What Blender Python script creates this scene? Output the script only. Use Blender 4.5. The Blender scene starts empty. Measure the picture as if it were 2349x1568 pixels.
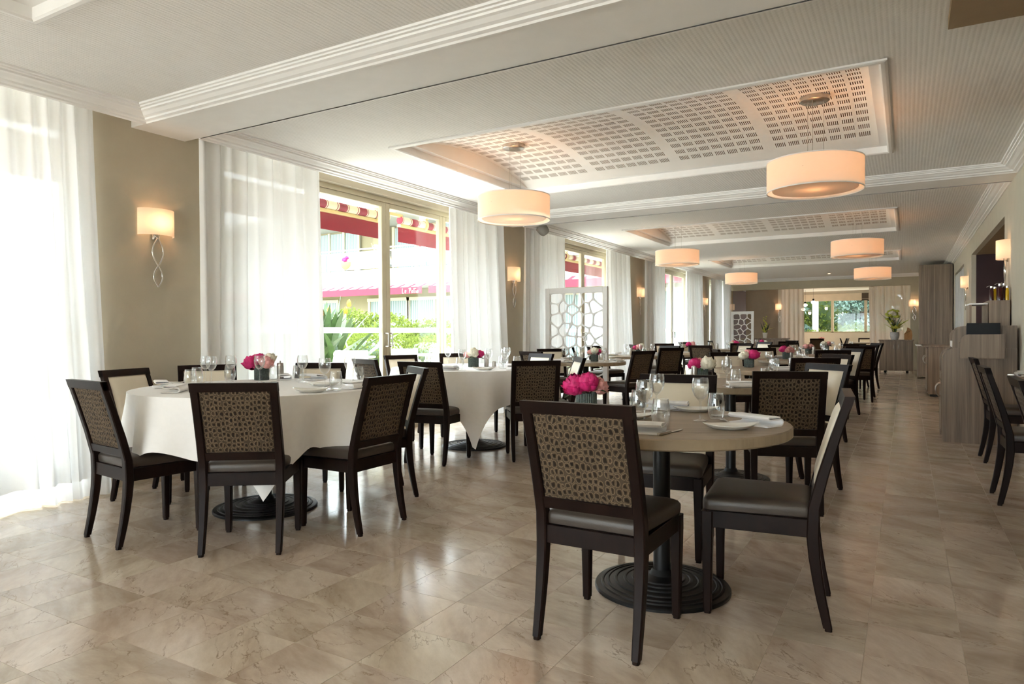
import bpy, math, random
from mathutils import Vector, Matrix
random.seed(7)
PI = math.pi
scene = bpy.context.scene
COL = scene.collection
SKY, SUN, EXPO = 7.0, 22.0, 0.9
PEND, SCON = 4.6, 3.2

# ---------------------------------------------------------------- camera, sky, exposure
cam_data = bpy.data.cameras.new('camera')
cam_data.sensor_width = 36.0
cam_data.lens = 1575.0 / 2349.0 * 36.0
cam_data.clip_start = 0.05
cam_data.clip_end = 300
cam = bpy.data.objects.new('camera', cam_data)
COL.objects.link(cam)
EYE = Vector((0, 0, 1.15))
# the room's x, y and z axes seen in camera space (x right, y down, z forward)
AX = Vector((0.8671, 0.0022, -0.4981)); AY = Vector((0.4980, -0.0143, 0.8670)); AZ = Vector((-0.0052, -0.9999, -0.0135))
def to_world(c):
    return Vector((AX.dot(c), AY.dot(c), AZ.dot(c)))
rx, ry, rz = to_world(Vector((1, 0, 0))), to_world(Vector((0, -1, 0))), to_world(Vector((0, 0, -1)))
cam.matrix_world = Matrix(((rx.x, ry.x, rz.x, EYE.x), (rx.y, ry.y, rz.y, EYE.y), (rx.z, ry.z, rz.z, EYE.z), (0, 0, 0, 1)))
scene.camera = cam
def see(p):
    d = Vector(p) - EYE
    c = AX * d.x + AY * d.y + AZ * d.z
    if c.z < 0.1: return None
    return (1174.5 + 1575 * c.x / c.z, 784 + 1575 * c.y / c.z, c.z)

world = bpy.data.worlds.new('World'); scene.world = world
world.use_nodes = True
wn = world.node_tree.nodes; wl = world.node_tree.links
wn.clear()
wo = wn.new('ShaderNodeOutputWorld'); wb = wn.new('ShaderNodeBackground')
wb.inputs[0].default_value = (0.85, 0.93, 1.0, 1); wb.inputs[1].default_value = SKY
wl.new(wb.outputs[0], wo.inputs[0])
sun_data = bpy.data.lights.new('sun', 'SUN'); sun_data.energy = SUN; sun_data.angle = 0.08; sun_data.color = (1, 0.98, 0.94)
sun = bpy.data.objects.new('sun', sun_data); COL.objects.link(sun)
sun.rotation_euler = (math.radians(-42), math.radians(8), 0)   # high sun from beyond the far wing
sun.location = (-15, -5, 20)

vs = scene.view_settings
scene.display_settings.display_device = 'sRGB'
vs.view_transform = 'Standard'; vs.look = 'None'; vs.gamma = 1; vs.use_curve_mapping = False
vs.exposure = EXPO
cy = scene.cycles
cy.use_denoising = True
cy.max_bounces = 10; cy.diffuse_bounces = 6; cy.glossy_bounces = 4; cy.transmission_bounces = 6; cy.transparent_max_bounces = 24
cy.sample_clamp_indirect = 6.0
cy.caustics_reflective = False; cy.caustics_refractive = False

# ---------------------------------------------------------------- materials
MAT = {}
def srgb(*c):
    return tuple(((x / 255 / 12.92) if x / 255 <= 0.04045 else ((x / 255 + 0.055) / 1.055) ** 2.4) for x in c) + (1,)
class NT:
    def __init__(s, name):
        m = bpy.data.materials.new(name); m.use_nodes = True
        s.m = m; s.t = m.node_tree; s.n = s.t.nodes; s.l = s.t.links
        s.b = s.n['Principled BSDF']; s.out = s.n['Material Output']
        MAT[name] = m
    def new(s, k, **kw):
        n = s.n.new('ShaderNode' + k)
        for a, v in kw.items(): setattr(n, a, v)
        return n
    def link(s, a, b): s.l.new(a, b)
    def coord(s, kind='Object', scale=(1, 1, 1), rot=(0, 0, 0)):
        tc = s.new('TexCoord'); mp = s.new('Mapping')
        s.link(tc.outputs[kind], mp.inputs[0]); mp.inputs['Scale'].default_value = scale; mp.inputs['Rotation'].default_value = rot
        return mp.outputs[0]
    def noise(s, vec, scale, detail=4, rough=0.55, dist=0.0):
        n = s.new('TexNoise'); n.inputs['Scale'].default_value = scale; n.inputs['Detail'].default_value = detail
        n.inputs['Roughness'].default_value = rough; n.inputs['Distortion'].default_value = dist
        s.link(vec, n.inputs['Vector']); return n
    def ramp(s, fac, stops):
        r = s.new('ValToRGB'); e = r.color_ramp.elements
        while len(e) < len(stops): e.new(0.5)
        for i, (p, c) in enumerate(stops): e[i].position = p; e[i].color = c
        s.link(fac, r.inputs[0]); return r.outputs[0]
    def bump(s, h, strength=0.2, dist=0.01):
        b = s.new('Bump'); b.inputs['Strength'].default_value = strength; b.inputs['Distance'].default_value = dist
        s.link(h, b.inputs['Height']); s.link(b.outputs[0], s.b.inputs['Normal'])
def plain(name, c, rough=0.6, metal=0.0, var=0.06, scale=6.0, spec=0.5, bump=0.0, bscale=60.0, sheen=0.0):
    t = NT(name); v = t.coord()
    n = t.noise(v, scale)
    lo = tuple(x * (1 - var) for x in c[:3]) + (1,); hi = tuple(min(1, x * (1 + var)) for x in c[:3]) + (1,)
    t.link(t.ramp(n.outputs[0], [(0.3, lo), (0.7, hi)]), t.b.inputs['Base Color'])
    t.b.inputs['Roughness'].default_value = rough; t.b.inputs['Metallic'].default_value = metal
    t.b.inputs['Specular IOR Level'].default_value = spec
    if sheen: t.b.inputs['Sheen Weight'].default_value = sheen
    if bump:
        n2 = t.noise(v, bscale, 3); t.bump(n2.outputs[0], bump, 0.004)
    return t.m
def wood(name, c1, c2, rough=0.45, scale=(3, 3, 40), dist=0.4, bump=0.05, spec=0.4):
    t = NT(name); v = t.coord('Object', scale)
    n = t.noise(v, 1.0, 5, 0.6, dist); n2 = t.noise(v, 5.0, 3, 0.6)
    mx = t.new('Math', operation='MULTIPLY_ADD'); mx.inputs[1].default_value = 0.3
    t.link(n2.outputs[0], mx.inputs[0]); t.link(n.outputs[0], mx.inputs[2])
    t.link(t.ramp(mx.outputs[0], [(0.42, c1), (0.85, c2)]), t.b.inputs['Base Color'])
    t.b.inputs['Roughness'].default_value = rough; t.b.inputs['Specular IOR Level'].default_value = spec
    t.bump(mx.outputs[0], bump, 0.002)
    return t.m

plain('wall_paint', srgb(194, 183, 162), 0.8, var=0.03, bump=0.08, bscale=150)
plain('wall_light', srgb(205, 198, 182), 0.75, var=0.03)
plain('wall_olive', srgb(188, 178, 154), 0.8, var=0.03)
plain('panel_brown', srgb(158, 141, 120), 0.75, var=0.04)
plain('ceiling_white', srgb(241, 239, 237), 0.8, var=0.02)
plain('trim_white', srgb(242, 240, 238), 0.55, var=0.02)
plain('vault_white', srgb(245, 241, 236), 0.7, var=0.01)
plain('slot_back', srgb(150, 126, 104), 0.9)
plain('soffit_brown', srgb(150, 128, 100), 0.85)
plain('purple', srgb(62, 42, 46), 0.7)
plain('frame_cream', srgb(192, 181, 154), 0.4, var=0.03)
plain('rail_white', srgb(240, 240, 232), 0.4)
wood('dark_wood', srgb(22, 14, 12), srgb(35, 23, 19), 0.38, (9, 9, 2.5), 0.3, 0.02, 0.10)
plain('leather', srgb(66, 57, 50), 0.42, var=0.08, scale=12, bump=0.15, bscale=220)
plain('cream_leather', srgb(224, 212, 190), 0.45, var=0.03, bump=0.05, bscale=200)
wood('table_oak', srgb(138, 121, 99), srgb(163, 145, 121), 0.38, (2.2, 30, 2.2), 0.35, 0.04)
wood('cab_wood', srgb(104, 88, 75), srgb(158, 139, 119), 0.42, (22, 22, 0.6), 0.35, 0.05)
wood('olive_wood', srgb(150, 104, 58), srgb(190, 140, 84), 0.5, (8, 8, 3), 0.8)
plain('iron', srgb(34, 34, 35), 0.38, 0.6, var=0.1)
plain('linen', srgb(245, 243, 242), 0.75, var=0.015, scale=30, bump=0.08, bscale=400, sheen=0.2)
plain('porcelain', srgb(240, 238, 232), 0.18, var=0.01)
plain('steel', srgb(190, 184, 176), 0.28, 1.0, var=0.05, scale=40)
plain('chrome', srgb(225, 222, 218), 0.08, 1.0, var=0.02)
plain('black_plastic', srgb(10, 10, 11), 0.45, spec=0.25)
plain('grille', srgb(150, 146, 140), 0.6)
plain('pot_green', srgb(62, 74, 70), 0.5, var=0.25, scale=90)
plain('stick_green', srgb(84, 96, 90), 0.5, var=0.4, scale=70)
plain('leaf_dark', srgb(54, 84, 42), 0.4, var=0.2, scale=14)
plain('leaf_mid', srgb(56, 78, 42), 0.5, var=0.25, scale=9)
plain('leaf_bright', srgb(74, 92, 42), 0.5, var=0.25, scale=3)
plain('leaf_yellow', srgb(196, 200, 84), 0.5, var=0.15, scale=9)
plain('leaf_blue', srgb(84, 108, 98), 0.6, var=0.3, scale=2)
plain('bark', srgb(86, 74, 64), 0.9, var=0.3, scale=9)
plain('magenta', srgb(214, 40, 118), 0.6, var=0.18, scale=40)
plain('pink', srgb(238, 172, 168), 0.6, var=0.1, scale=40)
plain('petal_white', srgb(246, 240, 220), 0.6, var=0.04, scale=40)
plain('orange', srgb(240, 150, 50), 0.6, var=0.15)
plain('red', srgb(205, 40, 45), 0.5)
plain('burgundy', srgb(150, 34, 56), 0.8, var=0.08, scale=20)
plain('awning_pink', srgb(138, 40, 60), 0.8, var=0.05)
plain('awning_metal', srgb(232, 208, 150), 0.5, var=0.05)
plain('facade', srgb(142, 132, 103), 0.85, var=0.03, scale=2)
plain('facade_white', srgb(176, 174, 168), 0.8, var=0.02, scale=2)
plain('facade_peach', srgb(236, 184, 150), 0.85, var=0.03)
plain('terrace', srgb(205, 201, 193), 0.8, var=0.08, scale=3)
plain('grass', srgb(112, 118, 84), 0.9, var=0.3, scale=20)
plain('wicker', srgb(222, 212, 192), 0.7, var=0.1, scale=60)
plain('basket', srgb(186, 138, 88), 0.8, var=0.3, scale=60)
plain('pink_cloth', srgb(240, 176, 170), 0.8, var=0.03)
plain('stone_pot', srgb(188, 186, 182), 0.8, var=0.15, scale=30, bump=0.3, bscale=40)
plain('blind', srgb(196, 182, 160), 0.8)
plain('blind_dark', srgb(70, 58, 46), 0.8)
plain('grout', srgb(205, 190, 172), 0.8)
plain('oil', srgb(212, 170, 20), 0.1)
plain('vinegar', srgb(60, 20, 24), 0.1)

def woven_ceiling():
    t = NT('ceiling_woven')
    v = t.coord('Object', (1, 1, 1))
    sx = t.new('SeparateXYZ'); t.link(v, sx.inputs[0])
    def wave(out, k):
        m = t.new('Math', operation='MULTIPLY'); m.inputs[1].default_value = k; t.link(out, m.inputs[0])
        s = t.new('Math', operation='SINE'); t.link(m.outputs[0], s.inputs[0]); return s.outputs[0]
    a = wave(sx.outputs[0], 2 * PI / 0.028); b = wave(sx.outputs[1], 2 * PI / 0.014)
    n = t.noise(t.coord('Object', (30, 6, 1)), 1.0, 3)
    ad = t.new('Math', operation='MULTIPLY_ADD'); ad.inputs[1].default_value = 0.55; t.link(b, ad.inputs[0]); t.link(a, ad.inputs[2])
    ad2 = t.new('Math', operation='MULTIPLY_ADD'); ad2.inputs[1].default_value = 2.0; t.link(n.outputs[0], ad2.inputs[0]); t.link(ad.outputs[0], ad2.inputs[2])
    t.link(t.ramp(ad2.outputs[0], [(0.0, srgb(225, 222, 218)), (1.0, srgb(239, 236, 233))]), t.b.inputs['Base Color'])
    t.b.inputs['Roughness'].default_value = 0.85
    t.bump(ad2.outputs[0], 0.15, 0.003)
woven_ceiling()

def croc():
    t = NT('croc_velvet')
    tc = t.new('TexCoord'); oi = t.new('ObjectInfo')
    mp = t.new('Mapping'); mp.inputs['Scale'].default_value = (1.0, 0.0, 0.78)
    ad = t.new('VectorMath', operation='MULTIPLY_ADD'); ad.inputs[1].default_value = (3.0, 3.0, 3.0)
    cx = t.new('CombineXYZ'); t.link(oi.outputs['Random'], cx.inputs[0]); t.link(oi.outputs['Random'], cx.inputs[2])
    t.link(tc.outputs['Object'], mp.inputs[0]); t.link(cx.outputs[0], ad.inputs[0]); t.link(mp.outputs[0], ad.inputs[2])
    nz = t.noise(ad.outputs[0], 30.0, 2); ds = t.new('VectorMath', operation='MULTIPLY_ADD'); ds.inputs[1].default_value = (.008, .008, .008)
    t.link(nz.outputs['Color'], ds.inputs[0]); t.link(ad.outputs[0], ds.inputs[2])
    vn = t.new('TexVoronoi', feature='F1'); vn.inputs['Scale'].default_value = 46.0; vn.inputs['Randomness'].default_value = 0.55
    ve = t.new('TexVoronoi', feature='DISTANCE_TO_EDGE'); ve.inputs['Scale'].default_value = 46.0; ve.inputs['Randomness'].default_value = 0.55
    t.link(ds.outputs[0], vn.inputs['Vector']); t.link(ds.outputs[0], ve.inputs['Vector'])
    # rounded pads: distance to the edge softened by the distance to the pad's middle
    rd = t.new('Math', operation='SUBTRACT'); rd.inputs[0].default_value = 0.62; t.link(vn.outputs['Distance'], rd.inputs[1])
    mn = t.new('Math', operation='SMOOTH_MIN'); mn.inputs[2].default_value = 0.12; t.link(rd.outputs[0], mn.inputs[0]); t.link(ve.outputs['Distance'], mn.inputs[1])
    no = t.noise(ad.outputs[0], 260.0, 3)
    mm = t.new('Math', operation='MULTIPLY_ADD'); mm.inputs[1].default_value = 0.10
    sb = t.new('Math', operation='SUBTRACT'); sb.inputs[1].default_value = 0.5; t.link(no.outputs[0], sb.inputs[0])
    t.link(sb.outputs[0], mm.inputs[0]); t.link(mn.outputs[0], mm.inputs[2])
    t.link(t.ramp(mm.outputs[0], [(0.0, srgb(74, 62, 49)), (0.04, srgb(88, 74, 58)), (0.085, srgb(128, 110, 88)), (0.15, srgb(76, 62, 48)), (0.30, srgb(40, 31, 24))]), t.b.inputs['Base Color'])
    t.b.inputs['Roughness'].default_value = 0.8; t.b.inputs['Specular IOR Level'].default_value = 0.15; t.b.inputs['Sheen Weight'].default_value = 0.05
    t.bump(t.ramp(mn.outputs[0], [(0.0, (0, 0, 0, 1)), (0.3, (1, 1, 1, 1))]), 0.6, 0.006)
croc()

def marble():
    t = NT('floor_marble')
    g = t.new('NewGeometry')
    sn = t.new('VectorMath', operation='SNAP'); sn.inputs[1].default_value = (0.3075, 0.3075, 10.0)
    of = t.new('VectorMath', operation='ADD'); of.inputs[1].default_value = (0.128 + 0.3075 * 30, -1.8 + 0.3075 * 40, 0)
    t.link(g.outputs['Position'], of.inputs[0]); t.link(of.outputs[0], sn.inputs[0])
    wnz = t.new('TexWhiteNoise', noise_dimensions='3D'); t.link(sn.outputs[0], wnz.inputs['Vector'])
    ad = t.new('VectorMath', operation='MULTIPLY_ADD'); ad.inputs[1].default_value = (9, 9, 9)
    t.link(wnz.outputs['Color'], ad.inputs[0]); t.link(g.outputs['Position'], ad.inputs[2])
    rt = t.new('VectorRotate', rotation_type='Z_AXIS'); t.link(ad.outputs[0], rt.inputs['Vector'])
    ra = t.new('Math', operation='MULTIPLY'); ra.inputs[1].default_value = 1.1; t.link(wnz.outputs['Value'], ra.inputs[0]); t.link(ra.outputs[0], rt.inputs['Angle'])
    mp = t.new('Mapping'); mp.inputs['Scale'].default_value = (1.0, 2.6, 1.0); t.link(rt.outputs[0], mp.inputs[0])
    n1 = t.noise(mp.outputs[0], 2.0, 5, 0.55, 0.4); n2 = t.noise(mp.outputs[0], 14.0, 5, 0.65)
    base = t.ramp(n1.outputs[0], [(0.3, srgb(180, 161, 142)), (0.5, srgb(204, 187, 169)), (0.7, srgb(220, 206, 190))])
    hs = t.new('HueSaturation'); t.link(base, hs.inputs['Color'])
    vmap = t.new('MapRange'); vmap.inputs[3].default_value = 0.91; vmap.inputs[4].default_value = 1.07; t.link(wnz.outputs['Value'], vmap.inputs[0]); t.link(vmap.outputs[0], hs.inputs['Value'])
    sc = t.new('SeparateColor'); t.link(wnz.outputs['Color'], sc.inputs[0])
    hmap = t.new('MapRange'); hmap.inputs[3].default_value = 0.491; hmap.inputs[4].default_value = 0.507; t.link(sc.outputs[1], hmap.inputs[0]); t.link(hmap.outputs[0], hs.inputs['Hue'])
    # veins
    vn = t.new('TexVoronoi', feature='DISTANCE_TO_EDGE'); vn.inputs['Scale'].default_value = 1.5
    dv = t.new('VectorMath', operation='MULTIPLY_ADD'); dv.inputs[1].default_value = (0.8, 0.8, 0.8)
    nn = t.noise(mp.outputs[0], 2.2, 6, 0.6); t.link(nn.outputs['Color'], dv.inputs[0]); t.link(mp.outputs[0], dv.inputs[2]); t.link(dv.outputs[0], vn.inputs['Vector'])
    vein = t.ramp(vn.outputs['Distance'], [(0.0, (1, 1, 1, 1)), (0.014, (0, 0, 0, 1))])
    vm = t.new('Math', operation='MULTIPLY'); t.link(vein, vm.inputs[0]); t.link(t.ramp(n2.outputs[0], [(0.38, (0, 0, 0, 1)), (0.62, (0.8, 0.8, 0.8, 1))]), vm.inputs[1])
    mix = t.new('Mix', data_type='RGBA'); t.link(vm.outputs[0], mix.inputs[0]); t.link(hs.outputs[0], mix.inputs[6]); mix.inputs[7].default_value = srgb(128, 106, 84)
    mul = t.new('Mix', data_type='RGBA', blend_type='MULTIPLY'); mul.inputs[0].default_value = 0.32
    t.link(mix.outputs[2], mul.inputs[6]); t.link(t.ramp(n2.outputs[0], [(0.3, srgb(205, 195, 185)), (0.65, (1, 1, 1, 1))]), mul.inputs[7])
    t.link(mul.outputs[2], t.b.inputs['Base Color'])
    rr = t.new('MapRange'); rr.inputs[3].default_value = 0.10; rr.inputs[4].default_value = 0.22; t.link(n1.outputs[0], rr.inputs[0]); t.link(rr.outputs[0], t.b.inputs['Roughness'])
    t.b.inputs['Specular IOR Level'].default_value = 0.5
    n3 = t.noise(g.outputs['Position'], 7.0, 2); t.bump(n3.outputs[0], 0.03, 0.01)
marble()

def sheer(name, col, tr, tl):
    t = NT(name); t.n.remove(t.b)
    d = t.new('BsdfDiffuse'); tn = t.new('BsdfTranslucent'); tp = t.new('BsdfTransparent')
    d.inputs[0].default_value = col; tn.inputs[0].default_value = col; tp.inputs[0].default_value = (1, 1, 1, 1)
    v = t.coord('Object', (900, 900, 900)); n = t.noise(v, 1.0, 2)
    m1 = t.new('MixShader'); m1.inputs[0].default_value = tl; t.link(d.outputs[0], m1.inputs[1]); t.link(tn.outputs[0], m1.inputs[2])
    mr = t.new('MapRange'); mr.inputs[3].default_value = tr * 0.8; mr.inputs[4].default_value = tr * 1.2; t.link(n.outputs[0], mr.inputs[0])
    m2 = t.new('MixShader'); t.link(mr.outputs[0], m2.inputs[0]); t.link(m1.outputs[0], m2.inputs[1]); t.link(tp.outputs[0], m2.inputs[2])
    t.link(m2.outputs[0], t.out.inputs[0])
sheer('sheer', srgb(246, 246, 246), 0.02, 0.10)
sheer('sheer_hem', srgb(238, 238, 238), 0.02, 0.5)
sheer('sheer_beige', srgb(228, 216, 205), 0.08, 0.45)
sheer('frosted', srgb(250, 250, 246), 0.05, 0.75)
sheer('shade_fabric', srgb(250, 236, 222), 0.0, 0.45)
sheer('leaf_through', srgb(92, 104, 48), 0.0, 0.45)

def clear(name, tint=(1, 1, 1, 1), lo=0.03, hi=0.5, rough=0.02, power=4.0):
    t = NT(name); t.n.remove(t.b)
    tp = t.new('BsdfTransparent'); tp.inputs[0].default_value = tint
    gl = t.new('BsdfGlossy'); gl.inputs['Roughness'].default_value = rough; gl.inputs[0].default_value = (1, 1, 1, 1)
    f = t.new('LayerWeight'); pw = t.new('Math', operation='POWER'); pw.inputs[1].default_value = power; t.link(f.outputs['Facing'], pw.inputs[0])
    mr = t.new('MapRange'); mr.inputs[3].default_value = lo; mr.inputs[4].default_value = hi; t.link(pw.outputs[0], mr.inputs[0])
    m = t.new('MixShader'); t.link(mr.outputs[0], m.inputs[0]); t.link(tp.outputs[0], m.inputs[1]); t.link(gl.outputs[0], m.inputs[2])
    t.link(m.outputs[0], t.out.inputs[0])
clear('window_glass', (0.97, 0.99, 0.98, 1), lo=0.02, hi=0.7)
clear('glassware', (0.96, 0.965, 0.965, 1), lo=0.06, hi=1.0, power=2.2)
clear('balcony_glass', (0.85, 0.92, 0.9, 1), lo=0.05, hi=0.6)

def glow(name, c, s):
    t = NT(name); t.b.inputs['Base Color'].default_value = c
    t.b.inputs['Emission Color'].default_value = c; t.b.inputs['Emission Strength'].default_value = s
glow('bulb', (1, 0.72, 0.42, 1), 12)
glow('lit_shelf', (1, 0.9, 0.75, 1), 3)

def stripes():
    t = NT('awning_stripe')
    v = t.coord('Object', (0, 1, 0)); sx = t.new('SeparateXYZ'); t.link(v, sx.inputs[0])
    m = t.new('Math', operation='FRACT'); k = t.new('Math', operation='MULTIPLY'); k.inputs[1].default_value = 2.9
    t.link(sx.outputs[1], k.inputs[0]); t.link(k.outputs[0], m.inputs[0])
    r = t.new('ValToRGB'); r.color_ramp.interpolation = 'CONSTANT'
    e = r.color_ramp.elements
    for p, c in ((0.0, srgb(240, 230, 206)), (0.40, srgb(150, 40, 62)), (0.44, srgb(240, 230, 206)), (0.50, srgb(150, 40, 62)), (0.90, srgb(240, 230, 206)), (0.94, srgb(150, 40, 62)), (0.97, srgb(240, 230, 206))):
        if p == 0.0: e[0].color = c; e[0].position = 0
        else:
            q = e.new(p); q.color = c
    e[len(e) - 1].color = srgb(240, 230, 206)
    t.link(m.outputs[0], r.inputs[0]); t.link(r.outputs[0], t.b.inputs['Base Color']); t.b.inputs['Roughness'].default_value = 0.8
stripes()
def pleats(name, c1, c2, k=30):
    t = NT(name); v = t.coord('Object', (1, 1, 0)); n = t.new('TexWave'); n.inputs['Scale'].default_value = k; n.inputs['Distortion'].default_value = 1.5
    t.link(v, n.inputs['Vector']); t.link(t.ramp(n.outputs[0], [(0.2, c1), (0.8, c2)]), t.b.inputs['Base Color']); t.b.inputs['Roughness'].default_value = 0.5
pleats('far_curtain', srgb(104, 122, 122), srgb(160, 172, 170), 3)

# ---------------------------------------------------------------- mesh tools
class MB:
    def __init__(s): s.v = []; s.f = []; s.mi = []
    def add(s, vs, fs, mi=0):
        b = len(s.v); s.v += [tuple(p) for p in vs]
        for f in fs: s.f.append(tuple(i + b for i in f)); s.mi.append(mi)
        return s
    def box(s, x0, x1, y0, y1, z0, z1, c=0.0, mi=0):
        if x0 > x1: x0, x1 = x1, x0
        if y0 > y1: y0, y1 = y1, y0
        if z0 > z1: z0, z1 = z1, z0
        c = min(c, (x1 - x0) / 2.2, (y1 - y0) / 2.2, (z1 - z0) / 2.2)
        if c <= 0:
            return s.add([(x0, y0, z0), (x1, y0, z0), (x1, y1, z0), (x0, y1, z0), (x0, y0, z1), (x1, y0, z1), (x1, y1, z1), (x0, y1, z1)],
                         [(0, 3, 2, 1), (4, 5, 6, 7), (0, 1, 5, 4), (1, 2, 6, 5), (2, 3, 7, 6), (3, 0, 4, 7)], mi)
        def ring(z, d):
            return [(x0 + d + c, y0 + d, z), (x1 - d - c, y0 + d, z), (x1 - d, y0 + d + c, z), (x1 - d, y1 - d - c, z), (x1 - d - c, y1 - d, z), (x0 + d + c, y1 - d, z), (x0 + d, y1 - d - c, z), (x0 + d, y0 + d + c, z)]
        return s.loft([ring(z0, c * 0.5), ring(z0 + c * 0.6, 0), ring(z1 - c * 0.6, 0), ring(z1, c * 0.5)], mi=mi)
    def loft(s, rings, cap=True, mi=0, loop=False):
        n = len(rings[0]); vs = [p for r in rings for p in r]; fs = []
        for k in range(len(rings) - 1 + (1 if loop else 0)):
            a, b = k * n, ((k + 1) % len(rings)) * n
            for i in range(n): fs.append((a + i, a + (i + 1) % n, b + (i + 1) % n, b + i))
        if cap and not loop:
            fs.append(tuple(reversed(range(n)))); fs.append(tuple(range((len(rings) - 1) * n, len(rings) * n)))
        return s.add(vs, fs, mi)
    def lathe(s, prof, n=24, c=(0, 0, 0), cap=False, mi=0, sx=1.0, sy=1.0):
        rings = [[(c[0] + r * math.cos(2 * PI * i / n) * sx, c[1] + r * math.sin(2 * PI * i / n) * sy, c[2] + z) for i in range(n)] for r, z in prof]
        return s.loft(rings, cap, mi)
    def tube(s, pts, r, n=8, mi=0, loop=False):
        pts = [Vector(p) for p in pts]; rings = []; N = len(pts)
        up = Vector((0, 0, 1)); prev = None
        for i, p in enumerate(pts):
            if loop: d = pts[(i + 1) % N] - pts[i - 1]
            else: d = pts[min(i + 1, N - 1)] - pts[max(i - 1, 0)]
            d.normalize()
            if prev is None:
                a = d.cross(up)
                if a.length < 0.05: a = d.cross(Vector((1, 0, 0)))
            else:
                a = prev - d * prev.dot(d)
                if a.length < 1e-4: a = d.cross(up)
            a.normalize(); prev = a.copy(); b = d.cross(a)
            q = r[i] if isinstance(r, (list, tuple)) else r
            rings.append([tuple(p + (a * math.cos(2 * PI * k / n) + b * math.sin(2 * PI * k / n)) * q) for k in range(n)])
        return s.loft(rings, True, mi, loop)
    def prism(s, poly, y0, y1, axis='y', mi=0):
        def P(a, b, t): return (a, t, b) if axis == 'y' else ((t, a, b) if axis == 'x' else (a, b, t))
        n = len(poly)
        return s.add([P(a, b, y0) for a, b in poly] + [P(a, b, y1) for a, b in poly],
                     [tuple(range(n)), tuple(reversed(range(n, 2 * n)))] + [(i, i + n, (i + 1) % n + n, (i + 1) % n) for i in range(n)], mi)
    def grid(s, fn, nu, nv, mi=0):
        vs = [fn(i / nu, j / nv) for j in range(nv + 1) for i in range(nu + 1)]
        return s.add(vs, [(j * (nu + 1) + i, j * (nu + 1) + i + 1, (j + 1) * (nu + 1) + i + 1, (j + 1) * (nu + 1) + i) for j in range(nv) for i in range(nu)], mi)
    def ball(s, c, r, n=12, m=8, sc=(1, 1, 1), mi=0):
        rings = [[(c[0] + r * sc[0] * math.sin(PI * j / m) * math.cos(2 * PI * i / n), c[1] + r * sc[1] * math.sin(PI * j / m) * math.sin(2 * PI * i / n), c[2] - r * sc[2] * math.cos(PI * j / m)) for i in range(n)] for j in range(1, m)]
        return s.loft(rings, True, mi)
    def mesh(s, name, mats, smooth=30):
        me = bpy.data.meshes.new(name); me.from_pydata(s.v, [], s.f)
        mats = mats if isinstance(mats, (list, tuple)) else [mats]
        for m in mats: me.materials.append(MAT[m])
        if len(mats) > 1: me.polygons.foreach_set('material_index', s.mi)
        me.validate(); me.update()
        import_bm_fix(me)
        if smooth:
            me.polygons.foreach_set('use_smooth', [True] * len(me.polygons))
            me.set_sharp_from_angle(angle=math.radians(smooth))
        return me
    def obj(s, name, mats, parent=None, smooth=30, loc=None, rz=None):
        return link(name, s.mesh(name, mats, smooth), parent, loc, rz)
import bmesh
def import_bm_fix(me):
    bm = bmesh.new(); bm.from_mesh(me); bmesh.ops.recalc_face_normals(bm, faces=bm.faces); bm.to_mesh(me); bm.free()
def link(name, me, parent=None, loc=None, rz=None):
    o = bpy.data.objects.new(name, me); COL.objects.link(o)
    if parent is not None: o.parent = parent
    if loc is not None: o.location = loc
    if rz is not None: o.rotation_euler = (0, 0, rz)
    return o
def tag(o, label=None, cat=None, group=None, kind=None):
    if label: o['label'] = label
    if cat: o['category'] = cat
    if group: o['group'] = group
    if kind: o['kind'] = kind
    return o
def thing(name, label, cat, loc=(0, 0, 0), rz=0.0, group=None):
    o = bpy.data.objects.new(name, None); COL.objects.link(o); o.empty_display_size = 0.1
    o.location = loc; o.rotation_euler = (0, 0, rz)
    return tag(o, label, cat, group)
def struct(o): o['kind'] = 'structure'; return o
def copy_tree(o, label=None, loc=None, rz=None, group=None, cat=None, parent=None, scale=None):
    c = o.copy(); COL.objects.link(c)
    if parent is not None: c.parent = parent
    if loc is not None: c.location = loc
    if rz is not None: c.rotation_euler = (0, 0, rz)
    if scale is not None: c.scale = (scale,) * 3
    if label: c['label'] = label
    if group: c['group'] = group
    if cat: c['category'] = cat
    for ch in KIDS.get(o.name) or o.children: copy_tree(ch, parent=c)
    return c
KIDS = {}
# ================================================================ THE ROOM
WX, RX = -5.15, 0.97           # left (window) wall and right wall
YB, YE = -7.9, 23.2            # room ends
CZ = 2.82                      # ceiling height
TS = 0.3075

# ---- floor: grout bed with marble tiles
floor = struct(MB().box(-5.4, 4.6, YB - 0.2, 28.2, -0.12, -0.0010).obj('floor', 'grout', smooth=0))
g = 0.0007
tm = MB().box(-TS / 2 + g, TS / 2 - g, -TS / 2 + g, TS / 2 - g, -0.010, 0.0, 0.0006).mesh('tile', 'floor_marble', 20)
cells = []
for i in range(-18, 16):
    for j in range(-33, 87):
        x = -0.128 + TS * (i + 0.5); y = 1.80 + TS * (j + 0.5)
        if -5.35 < x < 4.5 and YB < y < 28.1:
            p = see((x, y, 0)); d = 1e9
            if p and -120 < p[0] < 2470 and p[1] < 1640: d = p[2]
            cells.append((d, x, y))
cells.sort()
for d, x, y in cells[:300]:
    link('tile', tm, floor, (x, y, 0))
rest = MB()
for d, x, y in cells[300:]:
    a = TS / 2 - g
    rest.add([(x - a, y - a, 0), (x + a, y - a, 0), (x + a, y + a, 0), (x - a, y + a, 0)], [(0, 1, 2, 3)])
tag(rest.obj('tile_field', 'floor_marble', floor, 0), kind='stuff')

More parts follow.
